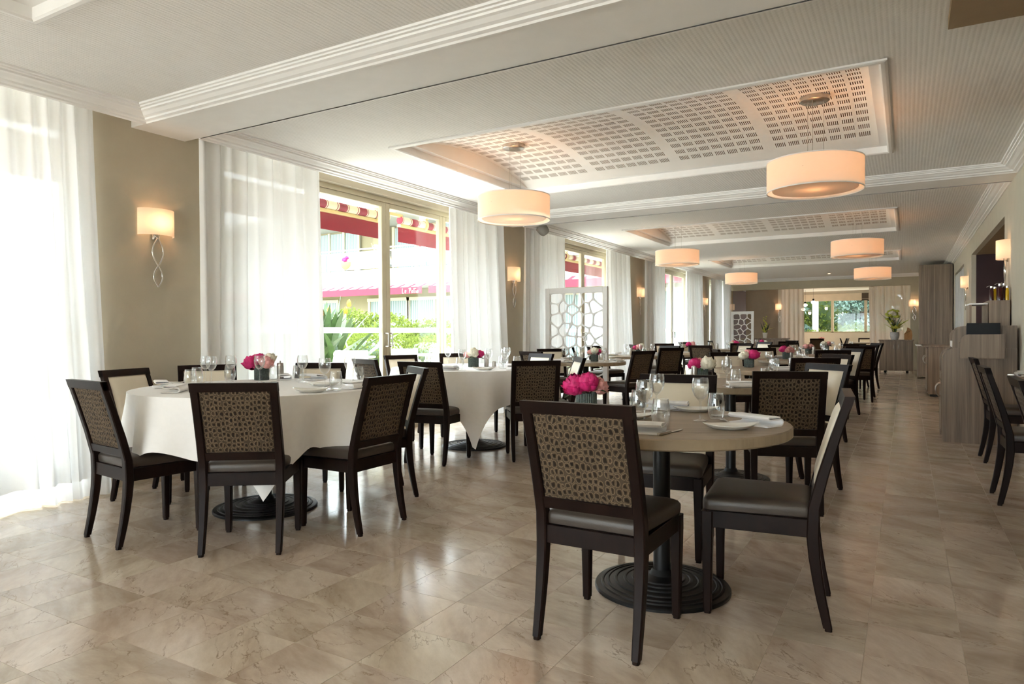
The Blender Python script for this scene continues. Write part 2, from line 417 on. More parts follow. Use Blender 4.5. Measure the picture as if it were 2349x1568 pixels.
# ---- ceiling with three long coffers
COF = [(-0.9, 1.9), (4.86, 7.30), (10.68, 13.1), (16.3, 18.5)]
CX0, CX1 = -3.99, -0.15
def plate_with_holes(x0, x1, y0, y1, holes, z, t=0.1):
    m = MB(); ys = sorted({y0, y1} | {h for a in holes for h in a})
    for a, b in zip(ys, ys[1:]):
        if any(abs(a - h[0]) < 1e-6 for h in holes):
            m.box(x0, CX0, a, b, z, z + t); m.box(CX1, x1, a, b, z, z + t)
        else: m.box(x0, x1, a, b, z, z + t)
    return m
plate_with_holes(WX, RX, YB, YE, COF, CZ).obj('ceiling', 'ceiling_woven', smooth=0)
struct(bpy.data.objects['ceiling'])
struct(MB().box(WX - .3, 4.7, YB - .2, 28.2, 3.14, 3.24).obj('ceiling_slab', 'ceiling_white', smooth=0))

def vault_mesh(w, l):
    # barrel vault (axis along x) with real slots, local origin at its low corner
    RISE = 0.15
    def z(y): return RISE * (1 - ((y - l / 2) / (l / 2)) ** 2)
    xs = [(0.0, False)]; sw, sp = 0.0085, 0.0165
    px = w / 4
    for k in range(4):
        bx = k * px + 0.055; pitch = (px - 0.11 + 0.022) / 7
        for c in range(7):
            a = bx + c * pitch; n = 6; s2 = (pitch - 0.024) / n
            for q in range(n):
                xs.append((a + q * s2, True)); xs.append((a + q * s2 + s2 * 0.45, False))
    xs.append((w, False))
    ys = [(0.0, False)]
    rows = 13; m0 = 0.17; pit = (l - 2 * m0) / rows
    for r in range(rows):
        ys.append((m0 + r * pit + pit * 0.22, True)); ys.append((m0 + r * pit + pit * 0.78, False))
    ys.append((l, False))
    V = [(x, y, z(y)) for y, _ in ys for x, _ in xs]; F = []; nx = len(xs)
    for j in range(len(ys) - 1):
        for i in range(nx - 1):
            if xs[i][1] and ys[j][1]: continue
            F.append((j * nx + i, j * nx + i + 1, (j + 1) * nx + i + 1, (j + 1) * nx + i))
    m = MB().add(V, F)
    back = MB().grid(lambda u, v: (w * u, l * v, z(l * v) + 0.02), 2, 16)
    return m.mesh('slotted_vault', 'vault_white', 25), back.mesh('vault_backing', 'slot_back', 25)
VM = {}
for k, (a, b) in enumerate(COF):
    w, l = CX1 - CX0, b - a
    r = struct(thing('ceiling_coffer', None, None, (CX0, a, CZ)))
    ins = 0.07; zs = 0.05
    lip = MB()      # moulded frame standing proud of the ceiling, then the recess sides
    prof = [(-0.045, 0.0), (-0.045, -0.012), (-0.03, -0.018), (-0.008, -0.018), (0.004, -0.010), (0.004, zs), (ins, zs)]
    rings = [[(d, d, z), (w - d, d, z), (w - d, l - d, z), (d, l - d, z)] for d, z in prof]
    lip.loft(rings, cap=False).obj('coffer_frame', 'trim_white', r, 0)
    va, vb = vault_mesh(w - 2 * ins, l - 2 * ins)
    link('slotted_vault', va, r, (ins, ins, zs)); link('vault_backing', vb, r, (ins, ins, zs))
    for x in (ins, w - ins):
        n = 20; L = l - 2 * ins
        pts = [(ins, zs)] + [(ins + L * i / n, zs + 0.15 * (1 - (2 * i / n - 1) ** 2)) for i in range(1, n)] + [(l - ins, zs)]
        MB().add([(x, y, z) for y, z in pts], [tuple(range(len(pts)))]).obj('arched_end', 'vault_white', r, 0)

# ---- beams and cornices
for k, (a, b) in enumerate(((3.13, 3.58), (8.53, 9.0))):
    struct(MB().box(WX, RX, a, b, 2.735, CZ + 0.05).obj('ceiling_beam', 'ceiling_white', smooth=0))
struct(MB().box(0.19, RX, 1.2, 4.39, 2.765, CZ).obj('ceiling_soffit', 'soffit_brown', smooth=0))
CPROF = [(0.0, 2.728), (0.012, 2.728), (0.02, 2.738), (0.045, 2.744), (0.05, 2.756), (0.075, 2.762), (0.10, 2.778), (0.118, 2.783), (0.12, 2.795), (0.138, 2.797), (0.142, 2.806), (0.158, 2.808), (0.162, 2.8198), (0.17, 2.8198)]
VX = -4.95
for k, (a, b) in enumerate(((YB, 3.13), (3.58, 8.53), (9.0, YE)), 1):
    m = MB()
    m.loft([[(VX + d, a + d, z), (RX - d, a + d, z), (RX - d, b - d, z), (VX + d, b - d, z)] for d, z in CPROF], cap=False)
    struct(m.obj('trim_%d' % k, 'trim_white', smooth=0))
    struct(MB().box(VX - 0.022, VX, a, b, 2.728, CZ).obj('trim_%d' % (k + 3), 'trim_white', smooth=0))

# ---- left wall: piers, lintel, window bays
BAYS = [(-7.4, -2.9), (-1.75, 2.75), (3.95, 8.45), (9.55, 14.05), (15.2, 19.7), (20.9, 23.05)]
m = MB(); y = YB - 0.2
for a, b in BAYS:
    m.box(WX - 0.22, WX, y, a, 0, CZ); m.box(WX - 0.22, WX, a, b, 2.72, CZ); y = b
m.box(WX - 0.22, WX, y, 28.2, 0, CZ)
struct(m.obj('wall_left', 'wall_paint', smooth=0))
m = MB(); y = YB
for a, b in BAYS:
    m.box(WX, WX + 0.012, y, a, 0, 0.09, 0.003); y = b
m.box(WX, WX + 0.012, y, YE, 0, 0.09, 0.003)
struct(m.obj('baseboard_left', 'wall_paint', smooth=0))
FX = WX - 0.12                  # window frame plane
def leaf(root, y0, y1, handle=None):
    st = 0.072; x0, x1 = FX - 0.03, FX + 0.03; zt = 2.665
    r = link('window_leaf', None, root)
    for a, b in ((y0, y0 + st), (y1 - st, y1)): MB().box(x0, x1, a, b, 0.03, zt, 0.006).obj('stile', 'frame_cream', r)
    MB().box(x0, x1, y0 + st, y1 - st, zt - .055, zt, 0.006).obj('rail', 'frame_cream', r)
    MB().box(x0, x1, y0 + st, y1 - st, 0.03, 0.18, 0.006).obj('rail', 'frame_cream', r)
    MB().box(FX + .006, FX + .009, y0 + st, y1 - st, 1.155, 1.215).obj('frosted_band', 'frosted', r, 0)
    MB().box(FX - 0.004, FX + 0.004, y0 + st, y1 - st, 0.18, zt - .055).obj('pane', 'window_glass', r, 0)
    if handle is not None:
        h = handle
        MB().tube([(x1, h, 1.0), (x1 + .05, h, 1.0), (x1 + .055, h, 1.005), (x1 + .055, h, 1.145), (x1 + .05, h, 1.15), (x1, h, 1.15)], 0.008, 8).obj('handle', 'steel', r)
for k, (a, b) in enumerate(BAYS, 1):
    r = struct(thing('window_%d' % k, None, None, (0, 0, 0)))
    MB().box(FX - .045, FX + .045, a, b, 2.665, 2.72).obj('head_frame', 'frame_cream', r, 0)
    MB().box(FX - .045, FX + .045, a, b, 0.0, 0.03).obj('threshold', 'frame_cream', r, 0)
    n = 4 if b - a > 3 else 2
    w = (b - a) / n
    for i in range(n):
        hd = None
        if n == 4 and i == 1: hd = a + w * 2 - 0.037
        if n == 4 and i == 2: hd = a + w * 2 + 0.037
        leaf(r, a + i * w, a + (i + 1) * w, hd)

# ---- right wall with two wide openings, alcoves behind
OPEN = [(1.6, 8.1, 2.45), (9.62, 14.25, 2.45)]
m = MB(); y = YB - 0.2
for a, b, h in OPEN:
    m.box(RX, RX + 0.07, y, a, 0, CZ); m.box(RX, RX + 0.07, a, b, h, CZ); y = b
m.box(RX, RX + 0.07, y, 16.0, 0, CZ); m.box(RX, RX + 0.07, 16.0, 19.2, 2.45, CZ); m.box(RX, RX + 0.07, 19.2, 28.2, 0, CZ)
struct(m.obj('wall_right', 'wall_light', smooth=0))
struct(MB().box(RX + .55, RX + .7, 15.8, 19.4, 0, 2.6).box(RX + .07, RX + .55, 15.85, 16.0, 0, 2.6).box(RX + .07, RX + .55, 19.2, 19.35, 0, 2.6).box(RX + .07, RX + .7, 15.85, 19.35, 2.46, 2.6).obj('wall_sky_block', 'wall_light', smooth=0))  # unseen box added behind the curtain to keep sky light off its back
struct(MB().box(2.9, 3.0, YB, 9.0, 0, 2.6).obj('wall_alcove', 'wall_light', smooth=0))
struct(MB().box(RX + .07, 2.95, 8.1, 8.2, 0, 2.6).box(RX + .07, 2.95, 1.5, 1.6, 0, 2.6).obj('wall_partition', 'wall_light', smooth=0))
struct(MB().box(RX + .07, 3.0, 1.5, 8.2, 2.45, 2.55).obj('ceiling_alcove', 'ceiling_white', smooth=0))
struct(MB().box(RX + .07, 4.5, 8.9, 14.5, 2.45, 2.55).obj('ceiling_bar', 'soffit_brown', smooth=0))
struct(MB().box(RX + .07, 4.5, 14.25, 14.4, 0, 2.5).box(4.4, 4.5, 8.9, 14.4, 0, 2.5).box(RX + .07, 4.5, 8.85, 8.95, 0, 2.5).obj('wall_bar', 'purple', smooth=0))
for (x, y) in ((1.42, 10.9), (1.45, 12.0), (1.75, 12.9), (1.5, 13.5)):
    r = thing('downlight', 'small round downlight in the dark bar ceiling', 'downlight', (x, y, 2.45), group='downlights over the bar')
    MB().lathe([(0.045, 0), (0.045, -0.006), (0.034, -0.006), (0.034, 0.0)], 16).obj('ring', 'chrome', r)
    MB().lathe([(0.0005, -0.002), (0.034, -0.002)], 16).obj('lens', 'bulb', r)
for x, y in ((1.5, 11.5), (1.9, 13.3)):
    d = bpy.data.lights.new('bar_downlight', 'SPOT'); d.energy = 14; d.spot_size = 2.2; d.color = (1, .8, .55); d.shadow_soft_size = .04
    o = bpy.data.objects.new('bar_downlight', d); o.location = (x, y, 2.42); COL.objects.link(o)
r = thing('downlight', 'single round downlight in the far white ceiling', 'downlight', (-1.95, 21.9, CZ))
MB().lathe([(0.05, 0), (0.05, -0.006), (0.036, -0.006), (0.036, 0.0)], 16).obj('ring', 'chrome', r)
MB().lathe([(0.0005, -0.002), (0.036, -0.002)], 16).obj('lens', 'bulb', r)
# rear wall behind the camera; its unseen glazing is added to brighten the room
BW = (-5.0, 0.6)
struct(MB().box(WX, BW[0], YB - .2, YB, 0, CZ).box(BW[1], 3.0, YB - .2, YB, 0, CZ).box(BW[0], BW[1], YB - .2, YB, 2.6, CZ).obj('wall_back', 'wall_light', smooth=0))
r = struct(thing('window_8', None, None))
for i in range(5):
    x = BW[0] + i * (BW[1] - BW[0]) / 4
    MB().box(x - .04, x + .04, YB - .13, YB - .07, 0, 2.6).obj('stile', 'frame_cream', r, 0)
MB().box(BW[0], BW[1], YB - .104, YB - .096, 0, 2.6).obj('pane', 'window_glass', r, 0)

# ---- far end: header, panel wall, end room with a garden window
struct(MB().box(WX, RX, YE, YE + 0.25, 2.49, CZ).obj('wall_end', 'wall_olive', smooth=0))
struct(MB().box(WX, -5.0, YE, YE + .25, 0, 2.49).box(.10, RX, YE, YE + .25, 0, 2.49).obj('wall_end_jamb', 'wall_olive', smooth=0))
struct(MB().box(-4.68, -3.66, 23.95, 24.1, 0, 2.62).obj('wall_panel', 'panel_brown', smooth=0))
struct(MB().box(-3.66, -3.55, 23.95, 24.1, 0, 2.62).obj('wall_panel_return', 'wall_light', smooth=0))
struct(MB().box(WX, 1.0, YE + .25, 28.2, 2.60, 2.7).obj('ceiling_end', 'ceiling_white', smooth=0))
EW = (-3.9, 0.6)
m = MB(); m.box(WX, EW[0], 27.5, 27.65, 0, 2.6); m.box(EW[1], 1.1, 27.5, 27.65, 0, 2.6); m.box(EW[0], EW[1], 27.5, 27.65, 0, 1.09); m.box(EW[0], EW[1], 27.5, 27.65, 2.42, 2.6)
struct(m.obj('wall_far', 'wall_light', smooth=0))
r = struct(thing('window_7', None, None))
for x in (-3.86, -2.34, -1.26, -1.06, 0.56):
    MB().box(x - .045, x + .045, 27.53, 27.60, 1.09, 2.42, .004).obj('stile', 'frame_cream', r, 0)
MB().box(EW[0], EW[1], 27.53, 27.60, 1.09, 1.13).obj('sill_rail', 'frame_cream', r, 0)
MB().box(EW[0], EW[1], 27.562, 27.568, 1.13, 2.42).obj('pane', 'window_glass', r, 0)
tag(MB().box(-3.6, -1.28, 27.42, 27.47, 2.24, 2.5, .008).obj('roman_blind', 'blind'), 'pale beige roman blind pulled up over the far garden window', 'blind')
b2 = thing('roman_blind', 'dark brown roman blind with a cream cross over the far garden window', 'blind', (0, 0, 0))
MB().box(-1.38, -0.93, 27.38, 27.46, 2.24, 2.5, .008).obj('blind_fabric', 'blind_dark', b2)
MB().box(-1.16, -1.145, 27.375, 27.382, 2.24, 2.5).box(-1.38, -.93, 27.375, 27.382, 2.29, 2.3).obj('tape', 'blind', b2, 0)
# back bar seen through the gap beside the panel wall
struct(MB().box(WX, WX + .08, 23.6, 27.4, 0, 2.6).box(WX, -4.0, 27.3, 27.45, 0, 2.6).obj('wall_back_bar', 'purple', smooth=0))
r = thing('back_bar', 'dark back bar with a lit glass shelf in the far corner gap', 'bar', (-4.85, 26.6, 0))
MB().box(-.3, .5, -.2, .3, 0, 1.02).obj('counter', 'blind_dark', r, 0)
MB().box(-.3, .5, -.25, .3, 1.02, 1.06).obj('counter_top', 'porcelain', r, 0)
MB().box(-.25, .35, .1, .3, 1.86, 1.95).obj('lit_shelf', 'lit_shelf', r, 0)
MB().box(-.28, .5, .2, .3, 1.95, 2.0).obj('shelf_board', 'cab_wood', r, 0)
# ================================================================ CHAIRS
def back_off(z):            # how far the rear post sits behind the seat line
    pts = [(0, .055), (.12, .030), (.25, .008), (.36, 0.0), (.47, .004), (.60, .036), (.75, .080), (.90, .128)]
    for (a, p), (b, q) in zip(pts, pts[1:]):
        if z <= b: t = (z - a) / (b - a); t = max(t, 0); return p + (q - p) * t
    return pts[-1][1]
def rect_ring(cx, cy, w, d, z, c=.005):
    x0, x1, y0, y1 = cx - w / 2, cx + w / 2, cy - d / 2, cy + d / 2
    return [(x0 + c, y0, z), (x1 - c, y0, z), (x1, y0 + c, z), (x1, y1 - c, z), (x1 - c, y1, z), (x0 + c, y1, z), (x0, y1 - c, z), (x0, y0 + c, z)]
YR = -.21                   # rear post line at seat level; the sitter faces +y
HW = .196                   # half distance between post centres
def post(sx):
    m = MB(); rings = []
    for z in (0.012, .06, .12, .2, .28, .36, .42, .47, .54, .6, .68, .75, .82, .9):
        w = .030 + .012 * min(1, z / .36) if z < .36 else .042
        d = .032 + .014 * min(1, z / .36) if z < .36 else .046 - .012 * (z - .36) / .54
        rings.append(rect_ring(sx * HW, YR - back_off(z), w, d, z))
    m.loft(rings)
    p = rings[0]; m.loft([rect_ring(sx * HW, YR - back_off(0), .024, .026, 0.0), rect_ring(sx * HW, YR - back_off(0), .024, .026, .014)], mi=0)
    return m
def front_leg(sx):
    m = MB()
    m.loft([rect_ring(sx * .197, .185, .026, .026, 0), rect_ring(sx * .197, .185, .026, .026, .013)])
    m.loft([rect_ring(sx * .197, .185, w, w, z) for z, w in ((.012, .032), (.2, .038), (.36, .046), (.42, .046))])
    return m
def rounded_rect(w0, w1, y0, y1, r, n=5):
    # half widths w0 at y0, w1 at y1
    pts = []
    for cx, cy, a0 in ((w1 - r, y1 - r, 0), (-(w1 - r), y1 - r, PI / 2), (-(w0 - r), y0 + r, PI), (w0 - r, y0 + r, 1.5 * PI)):
        for i in range(n + 1):
            a = a0 + PI / 2 * i / n; pts.append((cx + r * math.cos(a), cy + r * math.sin(a)))
    return pts
def cushion():
    m = MB(); rings = []
    for z, k, rr in ((.421, .012, .02), (.428, .003, .025), (.445, .0, .03), (.462, .0, .03), (.474, .008, .03), (.482, .026, .03), (.487, .06, .03), (.490, .12, .03)):
        rings.append([(x, y, z) for x, y in rounded_rect(.192 - k * .9, .216 - k * .9, YR - .002 + k * .9, .205 - k * .9, rr if k < .1 else .04)])
    return m.loft(rings)
def panel(front):
    # padded panel between the posts, following their rake; front: towards the sitter
    m = MB(); z0, z1, hw = .532, .858, HW - .020
    n, k = 10, 8
    def fn(u, v):
        x = (u * 2 - 1) * hw; z = z0 + (z1 - z0) * v
        e = min(1, min(u, 1 - u, ) * 9) ; f = min(1, min(v, 1 - v) * 9)
        puff = (e * f) ** .5
        yc = YR - back_off(z)
        return (x, yc + (0.009 + .017 * puff if front else -0.006 - .010 * puff), z)
    return m.grid(fn, 16, 14)
def rail(z0, z1, full):
    m = MB(); w = HW + .021 if full else HW - .018
    rings = []
    for x in (-w, w):
        r = []
        for (z, s) in ((z0, -1), (z1, -1), (z1, 1), (z0, 1)):
            yc = YR - back_off(z); d = .018 if z > .7 else .017
            r.append((x, yc + s * d, z))
        rings.append(r)
    return m.loft(rings)
def make_chair():
    t = thing('dining_chair', 'chair', 'chair')
    K = []
    for s in (-1, 1):
        K.append(post(s).obj('leg', 'dark_wood', t, 35)); K.append(front_leg(s).obj('leg', 'dark_wood', t, 35))
    fr = MB().box(-.185, .185, YR - .012, YR + .012, .355, .424, .003).box(-.19, .19, .172, .198, .355, .424, .003)
    for s in (-1, 1): fr.box(s * .185, s * .21, YR, .185, .355, .424, .003)
    K.append(fr.obj('seat_frame', 'dark_wood', t, 20))
    K.append(cushion().obj('seat', 'leather', t, 40))
    K.append(tag(panel(True).obj('backrest', 'cream_leather', t, 60), 'smooth cream leather front of the backrest'))
    K.append(tag(panel(False).obj('back_panel', 'croc_velvet', t, 60), 'brown velvet back with a crocodile-skin pattern'))
    K.append(rail(.857, .903, True).obj('top_rail', 'dark_wood', t, 20))
    K.append(rail(.492, .534, False).obj('bottom_rail', 'dark_wood', t, 20))
    return t, K
CH, CHK = make_chair(); first = [True]
def chair(x, y, fx, fy, label, group):
    rz = math.atan2(fy, fx) - PI / 2
    if first[0]:
        first[0] = False; CH.location = (x, y, 0); CH.rotation_euler = (0, 0, rz); tag(CH, label, 'chair', group); return CH
    c = CH.copy(); COL.objects.link(c); c.location = (x, y, 0); c.rotation_euler = (0, 0, rz); tag(c, label, 'chair', group)
    for k in CHK:
        q = k.copy(); COL.objects.link(q); q.parent = c
    return c
DC = 'dark-framed dining chair '
CHAIRS = [
 # cloth table in the left foreground
 (-3.82, 2.41, .12, .99, 'seen from behind, leftmost of all chairs, at the near white-clothed table', 'a'),
 (-3.15, 2.59, -.57, .82, 'with patterned back square to us, before the near white-clothed table', 'a'),
 (-2.95, 3.13, -1, .0, 'with patterned back, on the aisle side of the near white-clothed table', 'a'),
 (-3.30, 3.74, -.59, -.81, 'showing a sliver of cream backrest, far aisle side of near white-clothed table', 'a'),
 (-4.16, 3.95, .45, -.89, 'with cream backrest behind wine glasses, far side of near white-clothed table', 'a'),
 (-4.62, 3.42, .85, -.5, 'with cream backrest behind the pink flowers, against the sheer curtain', 'a'),
 (-4.56, 2.99, .95, .28, 'with cream backrest, against the beige wall, second from the far left', 'a'),
 # second cloth table
 (-3.68, 5.08, -.09, 1, 'with patterned back, front left of the second white-clothed table', 'b'),
 (-3.03, 5.62, -.60, .80, 'with patterned back, front right of the second white-clothed table', 'b'),
 (-4.43, 5.35, .31, .95, 'with pale-lit patterned back, window end of second white-clothed table', 'b'),
 (-4.68, 6.05, .95, -.3, 'with cream backrest against the glass door, second white-clothed table', 'b'),
 (-4.55, 6.70, .66, -.75, 'with cream backrest just left of the flowers, second white-clothed table', 'b'),
 (-3.87, 6.89, -.4, -.9, 'with cream backrest, far side of the second white-clothed table', 'b'),
 (-3.08, 6.04, -.81, -.59, 'turned side on, white-lit cream backrest, aisle side of second white-clothed table', 'b'),
 # front bare table
 (-1.0, 2.53, .02, 1, 'nearest of all, its patterned back towards us at the front bare table', 'c'),
 (-.54, 3.04, -.995, -.1, 'seen from the side, right of the front bare table', 'c'),
 (-1.11, 3.58, .1, -.99, 'with wide cream backrest facing us across the front bare table', 'c'),
 # aisle row
 (-.72, 4.84, -.29, .96, 'with patterned back beside the aisle, just behind the front bare table', 'd'),
 (-.735, 5.42, -.67, -.74, 'with cream backrest beside the aisle, at the second bare table', 'd'),
 (-.85, 7.19, -.37, .93, 'with patterned back, front of the third bare table along the aisle', 'd'),
 (-.865, 7.80, -.7, -.71, 'with cream backrest, aisle side of the third bare table', 'd'),
 (-1.67, 8.18, .6, -.8, 'with cream backrest behind the pepper mill of the third bare table', 'd'),
 (-.93, 10.12, -.31, .95, 'with patterned back, front of the fourth bare table along the aisle', 'd'),
 (-.885, 10.47, -.7, -.71, 'with cream backrest, aisle side of the fourth bare table', 'd'),
 (-1.72, 10.5, .5, -.85, 'with cream backrest behind the flowers of the third bare table', 'd'),
 (-2.02, 9.95, .9, .4, 'showing only its grey-lit top rail, window side of the fourth bare table', 'd'),
 (-.74, 12.62, -.3, .95, 'with patterned back, front of the fifth bare table along the aisle', 'd'),
 (-.80, 13.35, -.7, -.71, 'with cream backrest, aisle side of the fifth bare table', 'd'),
 (-1.80, 13.3, .85, -.5, 'seen edge on, window side of the fifth bare table', 'd'),
 (-.95, 15.05, -.2, .97, 'with patterned back, front of the last bare table along the aisle', 'd'),
 (-.80, 15.5, -.85, -.5, 'with cream backrest, last one along the aisle before the sideboard', 'd'),
 (-1.85, 15.9, .9, -.4, 'with narrow cream backrest, window side of last aisle table', 'd'),
 # window row beyond the cloth tables
 (-4.12, 8.18, .35, .94, 'with patterned back, left of the table before the white lattice screen', 'e'),
 (-4.50, 9.15, .65, -.76, 'with cream backrest in front of the white lattice screen', 'e'),
 (-3.30, 8.80, -.9, .35, 'with patterned back, right of the table in front of the lattice screen', 'e'),
 (-3.42, 10.72, -.75, .66, 'with patterned back, front of the table beyond the lattice screen', 'e'),
 (-3.78, 11.72, -.35, -.93, 'with white-lit cream backrest, far side of table beyond lattice screen', 'e'),
 (-4.65, 11.55, .85, -.5, 'with cream backrest, window side of the table beyond the lattice screen', 'e'),
 (-4.6, 10.75, .9, .4, 'half hidden behind the lattice screen', 'e'),
 (-3.20, 12.84, .12, .99, 'with pale patterned back, front of the third window-row table', 'e'),
 (-3.02, 14.12, -.6, -.8, 'with cream backrest, far side of the third window-row table', 'e'),
 (-4.40, 13.1, .8, .55, 'with pale-lit patterned back, window side of the third window-row table', 'e'),
 (-4.3, 14.1, .6, -.8, 'with cream backrest by the curtain, back of the third window-row table', 'e'),
 (-3.15, 15.4, -.3, .95, 'with dark patterned back, front of the fourth window-row table', 'e'),
 (-3.05, 16.6, -.5, -.85, 'with white-lit cream backrest, far side of the fourth window-row table', 'e'),
 (-4.35, 16.4, .9, -.3, 'with dark top rail by the curtain of the fourth window-row table', 'e'),
 (-2.75, 18.3, -.6, .8, 'with patterned back, front of the farthest window-row table', 'e'),
 (-2.85, 19.3, -.6, -.75, 'with white cream backrest, beside the far sideboard', 'e'),
 (-4.3, 18.9, .95, 0, 'with dark top rail by the last curtain', 'e'),
 # right-hand alcove
 (.795, 5.69, 1, .02, 'with pale-lit patterned back, nearer of two chairs by the waiter station', 'f'),
 (.855, 7.38, 1, .02, 'with pale-lit patterned back, farther of two chairs by the waiter station', 'f'),
 (.83, 4.36, 1, .0, 'cut by the right edge of the photo at the near alcove table', 'f'),
 # end room
 (-2.55, 25.2, .1, 1, 'with dark back, in the end room before the garden window', 'g'),
 (-2.05, 25.75, -1, .1, 'edge on in the end room, right of the table with flowers', 'g'),
 (-1.62, 25.9, 1, .1, 'seen edge on in the end room, left of the table without flowers', 'g'),
 (-1.25, 26.7, 0, -1, 'behind the table without flowers in the end room', 'g'),
]
GN = dict(a='chairs round the near white-clothed table', b='chairs round the second white-clothed table', c='chairs round the front bare table', d='chairs along the aisle row', e='chairs along the window row', f='chairs in the right-hand alcove', g='chairs in the end room')
for x, y, fx, fy, l, gk in CHAIRS: chair(x, y, fx, fy, DC + l, GN[gk])

# ================================================================ TABLES
def base_prof(R):
    p = [(R, .0), (R, .010), (R * .985, .016), (R * .93, .018)]
    z = .018
    for k, q in enumerate((.86, .78, .66, .52, .40, .30)):
        p += [(R * (q + .05), z + .001), (R * (q + .04), z + .007), (R * (q + .015), z + .007), (R * q, z + .004)]; z += .005
    p += [(.055, .062), (.042, .085)]
    return p
def round_table(x, y, r, z, label, group, br=.29, wood_=True, rz=0.0):
    t = thing('round_table', label, 'table', (x, y, 0), rz, group)
    n = 64
    MB().lathe([(r - .008, z - .046), (r, z - .040), (r, z - .005), (r - .005, z), (.001, z)], n).lathe([(r - .008, z - .046), (.001, z - .046)], n).obj('table_top', 'table_oak', t, 35)
    MB().lathe([(.038, .08), (.038, z - .06), (.11, z - .055), (.11, z - .046)], 24).obj('column', 'iron', t, 35)
    MB().lathe(base_prof(br), 56).obj('base', 'iron', t, 30)
    return t
ZB, ZC = .75, .80
T = {}
def table(k, x, y, r, z, label, group, br=.29, rz=0.0): T[k] = (x, y, r, z); round_table(x, y, r, z, label, group, br, rz=rz)
GA, GB_ = 'bare wooden tables', 'tables under white cloths'
table('T1', -3.68, 3.12, .79, ZC - .005, 'large round pedestal table under the near white cloth', GB_, .33)
table('T2', -3.82, 5.87, .82, ZC - .005, 'large round pedestal table under the second white cloth', GB_, .33)
table('T3', -.955, 3.01, .55, ZB, 'round oak table on a black ridged pedestal, nearest the camera', GA, .30, .4)
table('T4', -1.19, 5.50, .55, ZB, 'round oak table, second along the aisle, behind the front cream chair', GA)
table('T5', -1.30, 7.78, .55, ZB, 'round oak table, third along the aisle, with pepper mill at its edge', GA)
table('T6', -1.32, 10.5, .55, ZB, 'round oak table, fourth along the aisle', GA)
table('T7', -1.30, 13.0, .55, ZB, 'round oak table, fifth along the aisle', GA)
table('T7b', -1.30, 15.6, .55, ZB, 'round oak table, last along the aisle', GA)
table('T8', -3.83, 8.70, .55, ZB, 'round oak table just in front of the white lattice screen', GA)
table('T9', -3.95, 11.2, .55, ZB, 'round oak table just beyond the white lattice screen', GA)
table('T10', -3.65, 13.55, .55, ZB, 'round oak table by the third window past the lattice screen', GA)
table('T11', -3.6, 15.95, .55, ZB, 'round oak table with white and pink flowers far down the window row', GA)
table('T12', -3.5, 18.75, .55, ZB, 'round oak table before the far sideboard', GA)
table('TR1', 1.12, 4.95, .55, ZB, 'round oak table cut by the right edge of the photo', GA)
table('TR2', 1.36, 7.35, .58, ZB, 'round oak table with a napkin beside the service cabinet', GA)
table('TE1', -2.55, 25.95, .40, .76, 'small dark table with pink flowers in the end room', 'end room tables')
table('TE2', -1.25, 26.0, .45, .76, 'small table without flowers in the end room window', 'end room tables')

def cloth(k, lo, hi, phi, label, seed):
    x, y, R, z = T[k]; R += .006; z = ZC + .003
    rnd = random.Random(seed)
    nphi = 192; m = MB(); rings = []
    ph = [rnd.uniform(0, 6.28) for _ in range(4)]
    def over(t):
        c, s = abs(math.cos(t - phi)), abs(math.sin(t - phi))
        q = (1 / max(c, s) - 1) / .4142
        return lo + (hi - lo) * q ** 2.2 + .03 * math.cos(12 * (t - phi) + ph[2]) * (1 - q)
    for q in (.001, .35, .7, .94, .99):
        rings.append([(R * q * math.cos(2 * PI * i / nphi), R * q * math.sin(2 * PI * i / nphi), z) for i in range(nphi)])
    steps = (0.0, .05, .12, .2, .32, .45, .6, .75, .88, 1.0)
    for s_ in steps:
        ring = []
        for i in range(nphi):
            t = 2 * PI * i / nphi; L = over(t)
            cor = max(0, (abs(math.cos(2 * (t - phi - PI / 4))) - .4) / .6) if True else 0   # 1 at the corners
            cor = max(0, math.cos(4 * (t - phi - PI / 4)))
            d = s_ * L
            # cone fold at each corner, soft ripples elsewhere
            rip = .5 + .5 * math.cos(4 * (t - phi) + PI)          # 1 at corners
            fold = (-.05 + .085 * math.cos(8 * (t - phi)) + .03 * math.sin(11 * t + ph[0]) + .018 * math.sin(19 * t + ph[1]))
            w = min(1, d / .32)
            rad = R + .004 + .06 * w * (1 - .5 * rip) + fold * w * .8
            rad = max(rad, R + .003 - .03 * w) if d < .1 else rad
            dz = d if d > .03 else d * .9
            zz = z - dz * (.985)
            ring.append((rad * math.cos(t), rad * math.sin(t), max(zz, .03)))
        rings.append(ring)
    m.loft(rings, cap=False)
    m.add([(0, 0, z)], []) 
    o = m.obj('tablecloth', 'linen', None, 50, (x, y, 0))
    tag(o, label, 'tablecloth', 'white square tablecloths')
cloth('T1', .33, .58, math.radians(-41 + 45), 'white cloth with long corners on the large table in the left foreground', 3)
cloth('T2', .30, .75, math.radians(-57 + 45), 'white cloth with a pointed corner hanging in front, on the second large table', 5)

